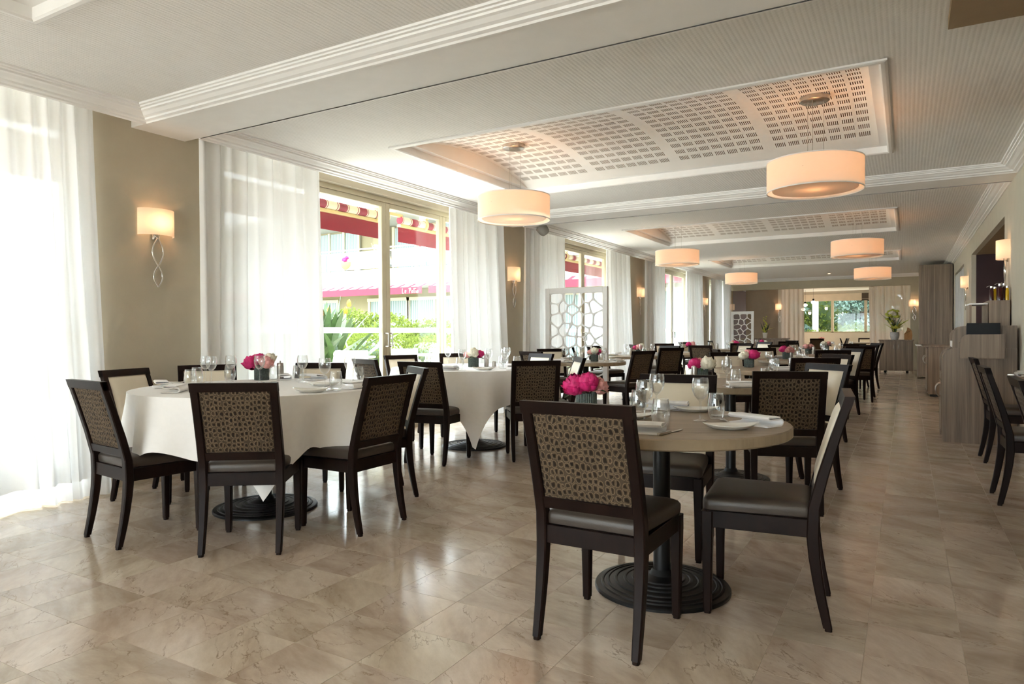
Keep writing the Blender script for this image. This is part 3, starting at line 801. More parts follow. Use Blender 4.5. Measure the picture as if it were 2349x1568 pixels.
# ================================================================ TABLEWARE
def wine_prof():
    return [(.034, .0), (.0345, .002), (.02, .004), (.006, .010), (.0042, .03), (.004, .07), (.0052, .088), (.013, .096), (.026, .110), (.035, .130), (.0385, .150), (.037, .172), (.033, .192), (.0325, .1925), (.0322, .191), (.0360, .171), (.0373, .150), (.0338, .131), (.0248, .112), (.011, .099), (.001, .0965)]
WG = MB().lathe(wine_prof(), 24).mesh('wine_glass', 'glassware', 60)
TG = MB().lathe([(.001, .0), (.026, 0), (.030, .006), (.037, .03), (.0395, .05), (.038, .075), (.0335, .105), (.032, .118), (.0312, .1183), (.0308, .117), (.0325, .104), (.0368, .075), (.0382, .05), (.0355, .03), (.028, .014), (.001, .012)], 24).mesh('tumbler', 'glassware', 60)
def boat_plate():
    m = MB(); a, b = .115, .068; n = 40
    def ring(k, z, lift):
        out = []
        for i in range(n):
            t = 2 * PI * i / n; c, s = math.cos(t), math.sin(t)
            x = a * k * c; e = max(0, 1 - abs(c) ** 1.7); yv = b * k * (1 if s > 0 else -1) * e ** .75 if abs(s) > 1e-6 else 0
            out.append((x, yv, z + lift * abs(c) ** 3))
        return out
    m.loft([ring(.55, 0, 0), ring(.6, .001, 0), ring(.8, .008, .003), ring(1.0, .016, .010), ring(1.0, .0185, .010), ring(.95, .0175, .009), ring(.75, .009, .002), ring(.5, .0055, 0)])
    return m.mesh('boat_plate', 'porcelain', 45)
BP = boat_plate()
def napkin():
    path = [(-.052, .0035), (.040, .0035), (.050, .008), (.054, .017), (.050, .027), (.040, .031), (-.030, .029), (-.040, .032), (-.043, .037), (-.038, .042), (.034, .039)]
    m = MB(); rings = []
    for yv, k in ((-.105, 0.97), (-.10, 1.0), (0, 1.02), (.10, 1.0), (.105, .97)):
        top = []; bot = []
        for i, (x, z) in enumerate(path):
            p = Vector(path[max(i - 1, 0)]); q = Vector(path[min(i + 1, len(path) - 1)]); d = (q - p).normalized(); nrm = Vector((-d.y, d.x)) * .0028
            top.append((x * k + nrm.x, yv, z + nrm.y)); bot.append((x * k - nrm.x, yv, z - nrm.y))
        rings.append(top + bot[::-1])
    return m.loft(rings).mesh('napkin', 'linen', 50)
NK = napkin()
def knife():
    m = MB()
    m.loft([rect_ring(0, y, w, .0, 0) if False else [(-w, y, 0.001), (w, y, 0.001), (w, y, h), (-w, y, h)] for y, w, h in ((-.105, .004, .004), (-.10, .007, .009), (-.05, .0075, .010), (-.01, .006, .009), (.0, .004, .006))])
    m.loft([[(-.006, y, .002), (w, y, .002), (w, y, .0035), (-.006, y, .0035)] for y, w in ((0, .007), (.05, .009), (.09, .008), (.108, -.001))])
    return m.mesh('knife', 'steel', 40)
def fork():
    m = MB()
    m.loft([[(-w, y, z), (w, y, z), (w, y, z + .003), (-w, y, z + .003)] for y, w, z in ((-.10, .006, .001), (-.05, .004, .003), (0, .003, .006), (.035, .005, .004), (.05, .012, .002), (.06, .012, .001))])
    for k in range(4):
        x = -.0105 + k * .007
        m.loft([[(x - .0018, y, z), (x + .0018, y, z), (x + .0018, y, z + .002), (x - .0018, y, z + .002)] for y, z in ((.06, .001), (.08, .001), (.10, .004))])
    return m.mesh('fork', 'steel', 40)
KN, FK = knife(), fork()
def mill_meshes():
    return (MB().lathe([(.001, 0), (.024, 0), (.025, .003), (.025, .105), (.001, .105)], 20).mesh('mill_body', 'steel', 40),
            MB().lathe([(.024, .106), (.024, .122), (.021, .126), (.006, .127), (.004, .134), (.006, .140), (.001, .143)], 20).mesh('mill_cap', 'steel', 40))
ML = mill_meshes()
def mill(x, y, z, label, group='steel pepper mills'):
    r = thing('pepper_mill', label, 'pepper mill', (x, y, z), 0, group)
    link('mill_body', ML[0], r); link('mill_cap', ML[1], r)
def put(name, me, x, y, z, rz, label, cat, group):
    return tag(link(name, me, None, (x, y, z), rz), label, cat, group)
def wine(x, y, z, l, g): put('wine_glass', WG, x, y, z, random.uniform(0, 6), l, 'wine glass', g)
def tumbler(x, y, z, l, g): put('tumbler', TG, x, y, z, random.uniform(0, 6), l, 'tumbler', g)
def plate(x, y, z, rz, l, g): put('bread_plate', BP, x, y, z, rz, l, 'plate', g)
def serviette(x, y, z, rz, l, g): put('napkin', NK, x, y, z, rz, l, 'napkin', g)
def cut(kind, x, y, z, rz, l, g): put(kind, KN if kind == 'knife' else FK, x, y, z, rz, l, kind, g)

# ---- flowers
def peony_mesh(mat, seed, dens=1.0):
    rnd = random.Random(seed); m = MB()
    for lay, (r, n) in enumerate(((.010, 6), (.019, 14), (.027, 24), (.034, 34), (.041, 46), (.046, 50))):
        for i in range(int(n * dens)):
            th = math.acos(1 - 1.55 * (i + .5) / (n * dens)); az = i * 2.39996 + lay * 1.1 + rnd.uniform(-.25, .25)
            rr = r * rnd.uniform(.9, 1.12); w = .006 + r * .33; h = .007 + r * .34
            c = Vector((math.sin(th) * math.cos(az), math.sin(th) * math.sin(az), math.cos(th)))
            e1 = c.cross(Vector((0, 0, 1)))
            if e1.length < .1: e1 = Vector((1, 0, 0))
            e1.normalize(); e2 = e1.cross(c); curl = rnd.uniform(-.15, .35)
            def fn(u, v, c=c, e1=e1, e2=e2, rr=rr, w=w, h=h, curl=curl, f=rnd.uniform(0, 6)):
                a = (u * 2 - 1); b = (v * 2 - 1)
                sh = (1 - .22 * a * a) if v > .5 else 1
                p = c * (rr - .32 * rr * (a * a) - .25 * rr * b * b * (1 if b < 0 else -curl)) + e1 * (a * w * (1 - .12 * b * b)) - e2 * (-b * h * sh)
                p += c * ((.0022 * math.sin(9 * a + f) + .003) * (b + 1) * (1 if v > .4 else .4))
                return (p.x, p.y, p.z * .86)
            m.grid(fn, 4, 4)
    return m.mesh('peony', mat, 80)
PEO = {'magenta': peony_mesh('magenta', 1), 'pink': peony_mesh('pink', 2), 'white': peony_mesh('petal_white', 3)}
def leaf_mesh(L, W, mat, droop=.5):
    m = MB()
    def fn(u, v):
        a = u * 2 - 1; w = W * math.sin(PI * min(1, v * .96 + .03)) ** .8
        return (a * w, L * v, -droop * L * v * v + .18 * W * abs(a))
    return m.grid(fn, 4, 8).mesh('leaf', mat, 80)
LF = leaf_mesh(.10, .020, 'leaf_dark', .35)
def pot_meshes():
    a = MB().lathe([(.001, .0), (.045, .0), (.047, .004), (.047, .092), (.042, .092), (.040, .075), (.001, .075)], 24).mesh('pot', 'pot_green', 40)
    b = MB()
    for i in range(30):
        t = 2 * PI * i / 30; h = .096 + .005 * math.sin(i * 7.3)
        b.tube([(.050 * math.cos(t), .050 * math.sin(t), .001), (.050 * math.cos(t), .050 * math.sin(t), h)], .0043, 6)
    return a, b.mesh('stick_cladding', 'stick_green', 40)
POT = pot_meshes()
def flowers(x, y, z, spec, label, rz=0.0):
    r = thing('flower_arrangement', label, 'flowers', (x, y, z), rz, 'peony arrangements on the tables')
    link('pot', POT[0], r); link('stick_cladding', POT[1], r)
    for col, px, py, pz, s in spec:
        o = link('peony', PEO[col], r, (px, py, pz)); o.scale = (s, s, s)
        o.rotation_euler = (py * 6, -px * 6, random.uniform(0, 6))
    for k in range(6):
        a = k * 1.05 + .3; o = link('leaf', LF, r, (.02 * math.cos(a), .02 * math.sin(a), .10)); o.rotation_euler = (random.uniform(.0, .5), random.uniform(-.4, .4), a - PI / 2); s = random.uniform(.7, 1.15); o.scale = (s, s, s)
    return r
FA = [('magenta', -.055, -.01, .125, 1.25), ('magenta', .005, -.035, .14, 1.15), ('pink', .06, .0, .12, 1.0), ('white', .02, .05, .135, .9)]
FB = [('pink', -.06, .0, .12, .8), ('white', .0, -.01, .135, 1.2), ('magenta', .065, .01, .125, .9)]
FC = [('magenta', -.05, .0, .13, 1.1), ('white', .045, -.02, .13, 1.35), ('pink', .0, .05, .14, .9)]
FD = [('white', -.055, .0, .125, 1.15), ('magenta', .045, -.02, .13, 1.3), ('pink', .0, .04, .15, 1.0)]
FE = [('magenta', -.04, .0, .135, 1.15), ('pink', .05, .0, .12, 1.2), ('pink', .0, -.04, .12, .9)]
q = math.radians(30)
flowers(-4.22, 3.55, ZC + .003, [('magenta', -.07, 0, .12, 1.3), ('magenta', -.02, .02, .145, 1.1), ('pink', .045, -.03, .125, 1.1), ('white', .055, .02, .155, .95)], 'magenta, pink and white peonies on the near white-clothed table', q)
flowers(-3.82, 5.86, ZC + .003, FB, 'white peony between two pink ones on the second white-clothed table', q)
flowers(-1.41, 3.21, ZB, FA, 'large magenta and pale pink peonies on the front bare table', q)
flowers(-1.45, 5.62, ZB, FC, 'magenta and round white peony behind the front cream chair', q)
flowers(-1.52, 7.95, ZB, FD, 'creamy and magenta peonies beside the pepper mill on the third aisle table', q)
flowers(-1.50, 10.55, ZB, FE, 'magenta and pale pink peonies on the fourth aisle table', q)
flowers(-1.50, 13.1, ZB, [('pink', -.04, 0, .12, 1.1), ('pink', .04, 0, .12, 1.1), ('white', 0, .03, .13, .8)], 'pale pink peonies on the fifth aisle table', q)
flowers(-1.45, 15.7, ZB, [('white', -.05, 0, .13, 1.2), ('pink', .05, 0, .13, 1.1)], 'white and pale pink peonies on the last aisle table', q)
flowers(-3.72, 8.75, ZB, FB, 'small white and pink peonies in front of the lattice screen', q)
flowers(-4.0, 11.35, ZB, [('magenta', -.06, 0, .125, .9), ('pink', 0, -.02, .13, 1.2), ('white', .05, .03, .15, 1.1)], 'pink peonies on the table just beyond the lattice screen', q)
flowers(-3.75, 13.75, ZB, [('magenta', -.05, 0, .14, 1.1), ('pink', .04, 0, .15, 1.1), ('magenta', .07, .03, .13, .8)], 'bright pink peonies behind a pale patterned chair in the window row', q)
flowers(-3.35, 15.8, ZB, FD, 'magenta and white peonies on the fourth window-row table', q)
flowers(-3.2, 18.6, ZB, [('magenta', -.04, 0, .13, 1.1), ('white', .05, 0, .12, 1.1)], 'small magenta peony on the farthest window-row table', q)
flowers(-2.55, 25.95, .76, [('pink', -.04, 0, .12, 1.1), ('pink', .05, 0, .12, 1.1), ('magenta', .0, .03, .14, .8)], 'pink flowers on the small table before the garden window', q)

# ---- front bare table, piece by piece
z = ZB + .0005; G3 = 'tableware on the front bare table'
wine(-.985, 2.868, z, 'wine glass nearest the front chair on the front bare table', G3)
wine(-1.07, 3.30, z, 'wine glass before the cream backrest, left one on the front bare table', G3)
wine(-.801, 3.09, z, 'wine glass alone in the middle of the front bare table', G3)
tumbler(-.896, 2.815, z, 'tumbler nearest us on the front bare table', G3)
tumbler(-1.13, 3.20, z, 'tumbler half hidden behind the wine glass on the front bare table', G3)
tumbler(-.755, 3.19, z, 'tumbler beside the lone wine glass on the front bare table', G3)
plate(-.625, 2.885, z, math.radians(28), 'white boat-shaped plate at the right rim of the front bare table', G3)
plate(-.915, 3.44, z, math.radians(20), 'white boat-shaped plate at the far rim of the front bare table', G3)
plate(-1.10, 3.02, z, math.radians(35), 'white boat-shaped plate half hidden by the front chair', G3)
serviette(-.565, 3.07, z, math.radians(62), 'folded white napkin at the right rim of the front bare table', G3)
serviette(-.93, 2.62, z, math.radians(95), 'rolled beige-lit napkin in front of the tumbler on the front bare table', G3)
serviette(-1.07, 3.47, z, math.radians(100), 'small folded napkin under the fork at the far rim of the front bare table', G3)
cut('knife', -.81, 2.67, z, math.radians(-10), 'steel knife beside the napkin at the near rim of the front bare table', G3)
cut('knife', -.70, 3.30, z, math.radians(-78), 'thin knife lying beyond the tumbler on the front bare table', G3)
cut('fork', -1.02, 3.40, z + .0005, math.radians(150), 'fork leaning by the napkin at the far rim of the front bare table', G3)
cut('fork', -1.23, 3.38, z, math.radians(195), 'fork beside the tumbler at the window rim of the front bare table', G3)
cut('fork', -.69, 3.10, z, math.radians(25), 'fork partly behind the boat plate on the front bare table', G3)
tag(MB().box(-.04, .04, -.025, .025, 0, .018, .004).obj('butter_dish', 'steel', None, 30, (-1.27, 3.38, z), .3), 'low steel dish beside the pot of peonies on the front bare table', 'dish')

# ---- near cloth table
z = ZC + .0045; G1 = 'tableware on the near white-clothed table'
W1 = [(-3.151, 3.135, 'front one right of the front chair'), (-3.24, 3.453, 'mirror-bright one farthest right'), (-3.724, 3.49, 'before the far cream chair'), (-3.98, 3.33, 'in front of the peonies'), (-4.21, 3.27, 'just left of the peonies'), (-4.17, 3.08, 'front one of the left pair'), (-4.33, 3.15, 'rear one of the left pair')]
for x, y, l in W1: wine(x, y, z, 'wine glass on the near white-clothed table, ' + l, G1)
T1g = [(-2.985, 3.06, 'standing nearest the aisle'), (-3.255, 3.55, 'beside the mirror-bright wine glass'), (-3.80, 3.52, 'before the far cream chair'), (-4.03, 2.82, 'farthest left'), (-4.30, 3.33, 'behind the left pair of wine glasses'), (-3.93, 3.42, 'right of the peonies'), (-4.24, 3.02, 'between the left wine glasses')]
for x, y, l in T1g: tumbler(x, y, z, 'tumbler on the near white-clothed table, ' + l, G1)
for x, y, a, l in ((-3.06, 2.93, 20, 'right of the front chair'), (-3.36, 3.33, 40, 'with a dark underside in the middle'), (-4.36, 2.90, 10, 'at the left rim')): plate(x, y, z, math.radians(a), 'boat-shaped plate on the near white-clothed table, ' + l, G1)
for x, y, a, l in ((-4.24, 2.76, 60, 'at the far left rim'), (-3.83, 2.58, 40, 'nearest us at the left rim'), (-3.02, 3.30, 0, 'by the aisle-side chair'), (-4.10, 3.66, 50, 'behind the peonies'), (-3.88, 3.74, 80, 'before the far cream chair')): serviette(x, y, z, math.radians(a), 'folded napkin on the near white-clothed table, ' + l, G1)
mill(-4.11, 3.63, z, 'steel pepper mill beside the peonies on the near white-clothed table')
cut('fork', -3.10, 3.02, z, math.radians(-60), 'fork beside the boat plate on the near white-clothed table', G1)
cut('knife', -3.42, 3.72, z, math.radians(60), 'knife before the far cream chair on the near white-clothed table', G1)
cut('knife', -3.98, 2.66, z, math.radians(70), 'knife by the napkin at the left rim of the near white-clothed table', G1)
# ---- second cloth table
z = ZC + .0045; G2 = 'tableware on the second white-clothed table'
for x, y, l in ((-3.60, 5.33, 'left of the peonies, in front'), (-3.50, 5.64, 'right of the peonies, in front'), (-3.33, 5.66, 'farthest right'), (-3.60, 6.16, 'behind, right of the peonies'), (-4.15, 5.62, 'by the glass door'), (-4.22, 5.98, 'window side, at the back')): wine(x, y, z, 'wine glass on the second white-clothed table, ' + l, G2)
for x, y, l in ((-3.55, 5.22, 'left of the peonies'), (-3.40, 5.72, 'between the two right wine glasses'), (-3.28, 5.80, 'farthest right'), (-3.68, 6.24, 'at the back'), (-4.28, 5.72, 'by the glass door')): tumbler(x, y, z, 'tumbler on the second white-clothed table, ' + l, G2)
for x, y, a, l in ((-3.42, 5.42, 10, 'in front of the peonies'), (-4.32, 5.55, 70, 'at the window rim')): plate(x, y, z, math.radians(a), 'boat-shaped plate on the second white-clothed table, ' + l, G2)
for x, y, a, l in ((-3.72, 5.25, 90, 'left front'), (-3.22, 5.60, 30, 'right front'), (-4.42, 5.75, 120, 'at the glass door side')): serviette(x, y, z, math.radians(a), 'folded napkin on the second white-clothed table, ' + l, G2)
mill(-3.72, 5.95, z, 'steel pepper mill behind the flowers on the second white-clothed table')
tag(MB().lathe([(.001, 0), (.022, 0), (.022, .05), (.018, .054), (.001, .056)], 16).obj('salt_shaker', 'steel', None, 40, (-3.66, 6.0, z)), 'short steel salt shaker on the second white-clothed table', 'shaker')
# ---- remaining bare tables: the same cover repeated
def covers(k, name, angs, ml=None, extra=''):
    x, y, r, z = T[k]; z += .0005; gr = 'tableware on ' + name
    for a in angs:
        side = 'near' if -136 < a < -44 else 'aisle' if a < 45 else 'far' if a < 136 else 'wall' if a > 200 else 'window' 
        if k.startswith('TR'): side = 'near' if a > 200 else 'aisle'
        on = 'on the %s side of %s' % (side, name)
        a = math.radians(a); c, s = math.cos(a), math.sin(a); t1, t2 = -s, c
        def at(rad, off): return x + c * rad + t1 * off, y + s * rad + t2 * off
        px, py = at(r - .10, -.02); serviette(px, py, z, a, 'folded napkin ' + on, gr)
        px, py = at(r - .13, .17); plate(px, py, z, a + 1.2, 'boat-shaped plate ' + on, gr)
        px, py = at(r - .24, -.10); wine(px, py, z, 'wine glass ' + on, gr)
        px, py = at(r - .30, -.02); tumbler(px, py, z, 'tumbler ' + on, gr)
        px, py = at(r - .10, -.11); cut('knife', px, py, z, a + PI / 2, 'knife ' + on, gr)
        px, py = at(r - .10, .08); cut('fork', px, py, z, a + PI / 2, 'fork ' + on, gr)
    if ml: mill(x + ml[0], y + ml[1], z, 'steel pepper mill on ' + name)
covers('T4', 'the second bare table along the aisle', (-65, 15), (-.30, .06))
covers('T5', 'the third bare table along the aisle', (-60, 20), (-.43, .05))
covers('T6', 'the fourth bare table along the aisle', (-60, 20, 130), (-.12, .05))
covers('T7', 'the fifth bare table along the aisle', (-60, 20), (-.1, .0))
covers('T7b', 'the last bare table along the aisle', (-70, 10), None)
covers('T8', 'the table before the lattice screen', (-110, 0, 150), (-.0, -.10))
covers('T9', 'the table beyond the lattice screen', (-45, 80, 170), (-.1, -.1))
covers('T10', 'the third window-row table', (-45, 50, 170), None)
covers('T11', 'the fourth window-row table', (-45, 60), (-.1, -.2))
covers('T12', 'the farthest window-row table', (-45, 150), None)
covers('TR2', 'the alcove table by the service cabinet', (180, 230), None)
covers('TR1', 'the alcove table cut by the photo edge', (150,), None)
# ================================================================ LAMPS
def lamp_light(name, parent, loc, watts, r, col=(1, .45, .19)):
    d = bpy.data.lights.new(name, 'POINT'); d.energy = watts; d.shadow_soft_size = r; d.color = col
    o = bpy.data.objects.new(name, d); COL.objects.link(o); o.parent = parent; o.location = loc
    return o
PR, PH = .36, .235
SH = MB().lathe([(PR, -PH), (PR, 0)], 72).mesh('shade', 'shade_fabric', 60)
SHB = MB()
for zz in (-PH, -.0): SHB.lathe([(PR - .003, zz - .004), (PR + .003, zz - .004), (PR + .003, zz + .004), (PR - .003, zz + .004)], 72)
SHB = SHB.mesh('shade_ring', 'trim_white', 40)
DIF = MB().lathe([(.001, 0), (.315, 0), (.318, .004), (.318, .012), (.001, .012)], 64).mesh('diffuser', 'shade_fabric', 40)
CAN = MB().lathe([(.001, -.03), (.105, -.03), (.11, -.026), (.11, 0.02), (.001, .02)], 40).mesh('canopy', 'steel', 40)
def pendant(x, y, zc, zb, label):
    r = thing('pendant_lamp', label, 'pendant lamp', (x, y, zb + PH), 0, 'round drum pendants under the coffers')
    link('shade', SH, r); link('shade_ring', SHB, r); link('diffuser', DIF, r, (0, 0, -PH + .012)); link('canopy', CAN, r, (0, 0, zc - zb - PH))
    for k in range(3):
        a = k * 2 * PI / 3 + .4
        MB().tube([(.07 * math.cos(a), .07 * math.sin(a), zc - zb - PH - .02), (.07 * math.cos(a), .07 * math.sin(a), -.10)], .0015, 5).obj('cable', 'steel', r)
    for k in range(3):
        a = k * 2 * PI / 3 + .4
        MB().tube([(.0, .0, -.10), ((PR) * math.cos(a), (PR) * math.sin(a), -.10)], .003, 5).obj('spider_arm', 'steel', r)
    MB().lathe([(.001, 0), (.02, .01), (.03, .04), (.02, .07), (.001, .08)], 12).obj('bulb', 'bulb', r, 60, (0, 0, -.17))
    lamp_light('pendant_light', r, (0, 0, -.12), PEND, .05)
pendant(-3.40, 5.97, 3.01, 2.27, 'white drum pendant near the window, hanging before the first curtained door')
pendant(-.64, 5.99, 3.01, 2.27, 'largest white drum pendant with amber glow, above the aisle')
pendant(-3.34, 11.4, 3.0, 2.27, 'middle drum pendant of the window-side row')
pendant(-.65, 11.6, 3.0, 2.27, 'middle drum pendant of the aisle-side row')
pendant(-3.36, 16.65, 2.99, 2.27, 'farthest drum pendant of the window-side row')
pendant(-.64, 16.8, 2.99, 2.27, 'farthest drum pendant of the aisle-side row')

def sconce_meshes():
    m = MB(); n = 24; hw, dp, h = .145, .115, .205
    pts = [(dp * math.sin(PI * i / n) + .004, -hw * math.cos(PI * i / n)) for i in range(n + 1)]
    m.add([(x, y, 0) for x, y in pts] + [(x, y, h) for x, y in pts], [(i, i + 1, n + 2 + i, n + 1 + i) for i in range(n)])
    sh = m.mesh('shade', 'shade_fabric', 70)
    lo = MB()
    def loop(z0, z1, w):
        N = 22
        a = [(.035, w * math.sin(PI * i / N) , z0 + (z1 - z0) * i / N) for i in range(N + 1)]
        b = [(.035, -w * math.sin(PI * i / N), z0 + (z1 - z0) * i / N) for i in range(N + 1)]
        lo.tube(a, .0075, 8); lo.tube(b, .0075, 8)
    loop(-.235, -.015, .045); loop(-.40, -.235, .036)
    lm = lo.mesh('twisted_loop', 'chrome', 60)
    bk = MB().box(0, .02, -.03, .03, -.03, .12, .004).tube([(.01, 0, -.01), (.045, 0, -.01), (.05, 0, .06)], .006, 8).mesh('bracket', 'chrome', 40)
    bu = MB().ball((.05, 0, .10), .022, 10, 8, (1, 1, 1.5)).mesh('bulb', 'bulb', 60)
    return sh, lm, bk, bu
SC = sconce_meshes()
def sconce(x, y, z, rz, label, w=None):
    r = thing('wall_sconce', label, 'wall lamp', (x, y, z), rz, 'half-round wall sconces')
    for n_, me in zip(('shade', 'twisted_loop', 'bracket', 'bulb'), SC): link(n_, me, r)
    lamp_light('sconce_light', r, (.06, 0, .10), w or SCON, .02)
sconce(WX, 3.31, 1.925, 0, 'half-round wall sconce with twisted chrome loop, nearest, on the beige pier')
sconce(WX, 8.98, 1.925, 0, 'half-round wall sconce on the second pier, beside the door curtain')
sconce(WX, 14.63, 1.925, 0, 'half-round wall sconce on the third pier')
sconce(WX, 20.25, 1.925, 0, 'half-round wall sconce on the fourth pier, partly behind a curtain')
sconce(RX, 9.22, 1.925, PI, 'half-round wall sconce above the oil bottles')
sconce(RX, 14.95, 1.925, PI, 'half-round wall sconce beside the dark bar opening')
sconce(-5.04, YE, 1.85, -PI / 2, 'half-round wall sconce on the far left jamb')
sconce(-3.60, 23.95, 1.85, -PI / 2, 'half-round wall sconce between brown panel and beige curtain at the far end')
sconce(.20, YE, 1.85, -PI / 2, 'half-round wall sconce above the far sideboard')
# glowing globe pendants of the end room
for k, (x, y, z) in enumerate(((-3.10, 26.2, 2.07), (-2.75, 25.4, 2.13), (-3.22, 26.6, 1.93))):
    r = thing('globe_pendant', ('glass globe pendant, highest of three, in the end room', 'glass globe pendant with flat shade in the end room', 'glass globe pendant, lowest of three, in the end room')[k], 'pendant lamp', (x, y, z), 0, 'globe pendants of the end room')
    MB().ball((0, 0, 0), .075, 16, 10, (1, 1, .7)).obj('globe', 'lit_shelf', r, 60)
    MB().tube([(0, 0, .05), (0, 0, 2.6 - z)], .003, 5).obj('cable', 'black_plastic', r)
    MB().lathe([(.03, .05), (.03, .12), (.001, .12)], 12).obj('cap', 'black_plastic', r)
    lamp_light('globe_light', r, (0, 0, -.09), 6, .06, (1, .78, .58))

# ================================================================ CURTAINS
def curtain(axis, c, t0, t1, b0, b1, z1, label, mat='sheer', seed=1, amp=.05, flare=.03, hem=True, cat='curtain'):
    rnd = random.Random(seed); w = (t1 - t0)
    nf = max(5, int(w / .13)); n = nf * 10
    ph = [rnd.uniform(0, 6.28) for _ in range(5)]; fr = [rnd.uniform(.8, 1.2) for _ in range(3)]
    def pt(u, v):          # v 0 top .. 1 bottom
        z = z1 * (1 - v) + .012 * v
        s = (t0 + (t1 - t0) * u) * (1 - v ** 1.2) + (b0 + (b1 - b0) * u) * v ** 1.2
        q = nf * (u + .018 * math.sin(5 * u * 2 * PI + ph[3]) + .010 * v * math.sin(9 * u + ph[4]))
        d = amp * ((.55 + .3 * v) * math.sin(2 * PI * q + ph[0]) + .35 * math.sin(2 * PI * q * .47 + ph[1] + v * .8) + .25 * v * math.sin(2 * PI * q * .23 + ph[2] + 1.5 * v))
        d += flare * v * v
        s += amp * .4 * v * math.sin(2 * PI * q * .5 + ph[2])
        return (c + d, s, z) if axis == 'y' else (s, c - d, z)
    nv = 16
    r = thing('curtain', label, cat, (0, 0, 0), 0, 'sheer curtains')
    top = MB().grid(lambda u, v: pt(u, v * .955), n, nv)
    top.obj('curtain_fabric', mat, r, 80)
    MB().grid(lambda u, v: pt(u, .955 + .045 * v), n, 3).obj('hem', 'sheer_hem' if mat == 'sheer' else mat, r, 80)
    return r
CXX = -5.02
curtain('y', CXX, -1.9, 2.78, -1.9, 2.86, 2.76, 'wide white sheer curtain at the left edge of the room', seed=1)
curtain('y', CXX, 3.61, 4.95, 3.58, 4.98, 2.76, 'white sheer curtain to the left of the glass door', seed=2, flare=.02)
curtain('y', CXX, 7.14, 8.45, 7.22, 8.58, 2.76, 'white sheer curtain to the right of the glass door', seed=3, flare=.02)
curtain('y', CXX, 9.12, 10.54, 9.05, 10.54, 2.76, 'white sheer curtain behind the lattice screen, left of the second door', seed=4, flare=.02)
curtain('y', CXX, 12.5, 13.72, 12.6, 13.85, 2.76, 'white sheer curtain right of the second door', seed=5, flare=.02)
curtain('y', CXX, 14.7, 16.05, 14.6, 16.05, 2.76, 'white sheer curtain left of the third door', seed=6, flare=.02)
curtain('y', CXX, 17.9, 19.45, 17.95, 19.5, 2.76, 'white sheer curtain right of the third door', seed=7, flare=.02)
curtain('y', CXX, 20.6, 21.95, 20.5, 21.8, 2.76, 'white sheer curtain with a wide fold, second last of the window row', seed=8, flare=.02)
curtain('y', CXX, 22.0, 23.15, 22.0, 23.15, 2.76, 'white sheer curtain in the far corner of the window row', seed=9, flare=.02)
curtain('x', 23.75, -3.54, -2.86, -3.54, -2.84, 2.55, 'beige sheer curtain beside the brown panel at the far end', 'sheer_beige', 10)
curtain('x', 23.75, -1.0, .28, -.95, .28, 2.55, 'beige sheer curtain behind the far sideboard, garden green glowing through', 'sheer_beige', 11)
curtain('y', RX + .06, 16.1, 19.1, 16.1, 19.1, 2.42, 'white curtain in the right wall beside the dark bar opening', 'sheer_hem', 12)

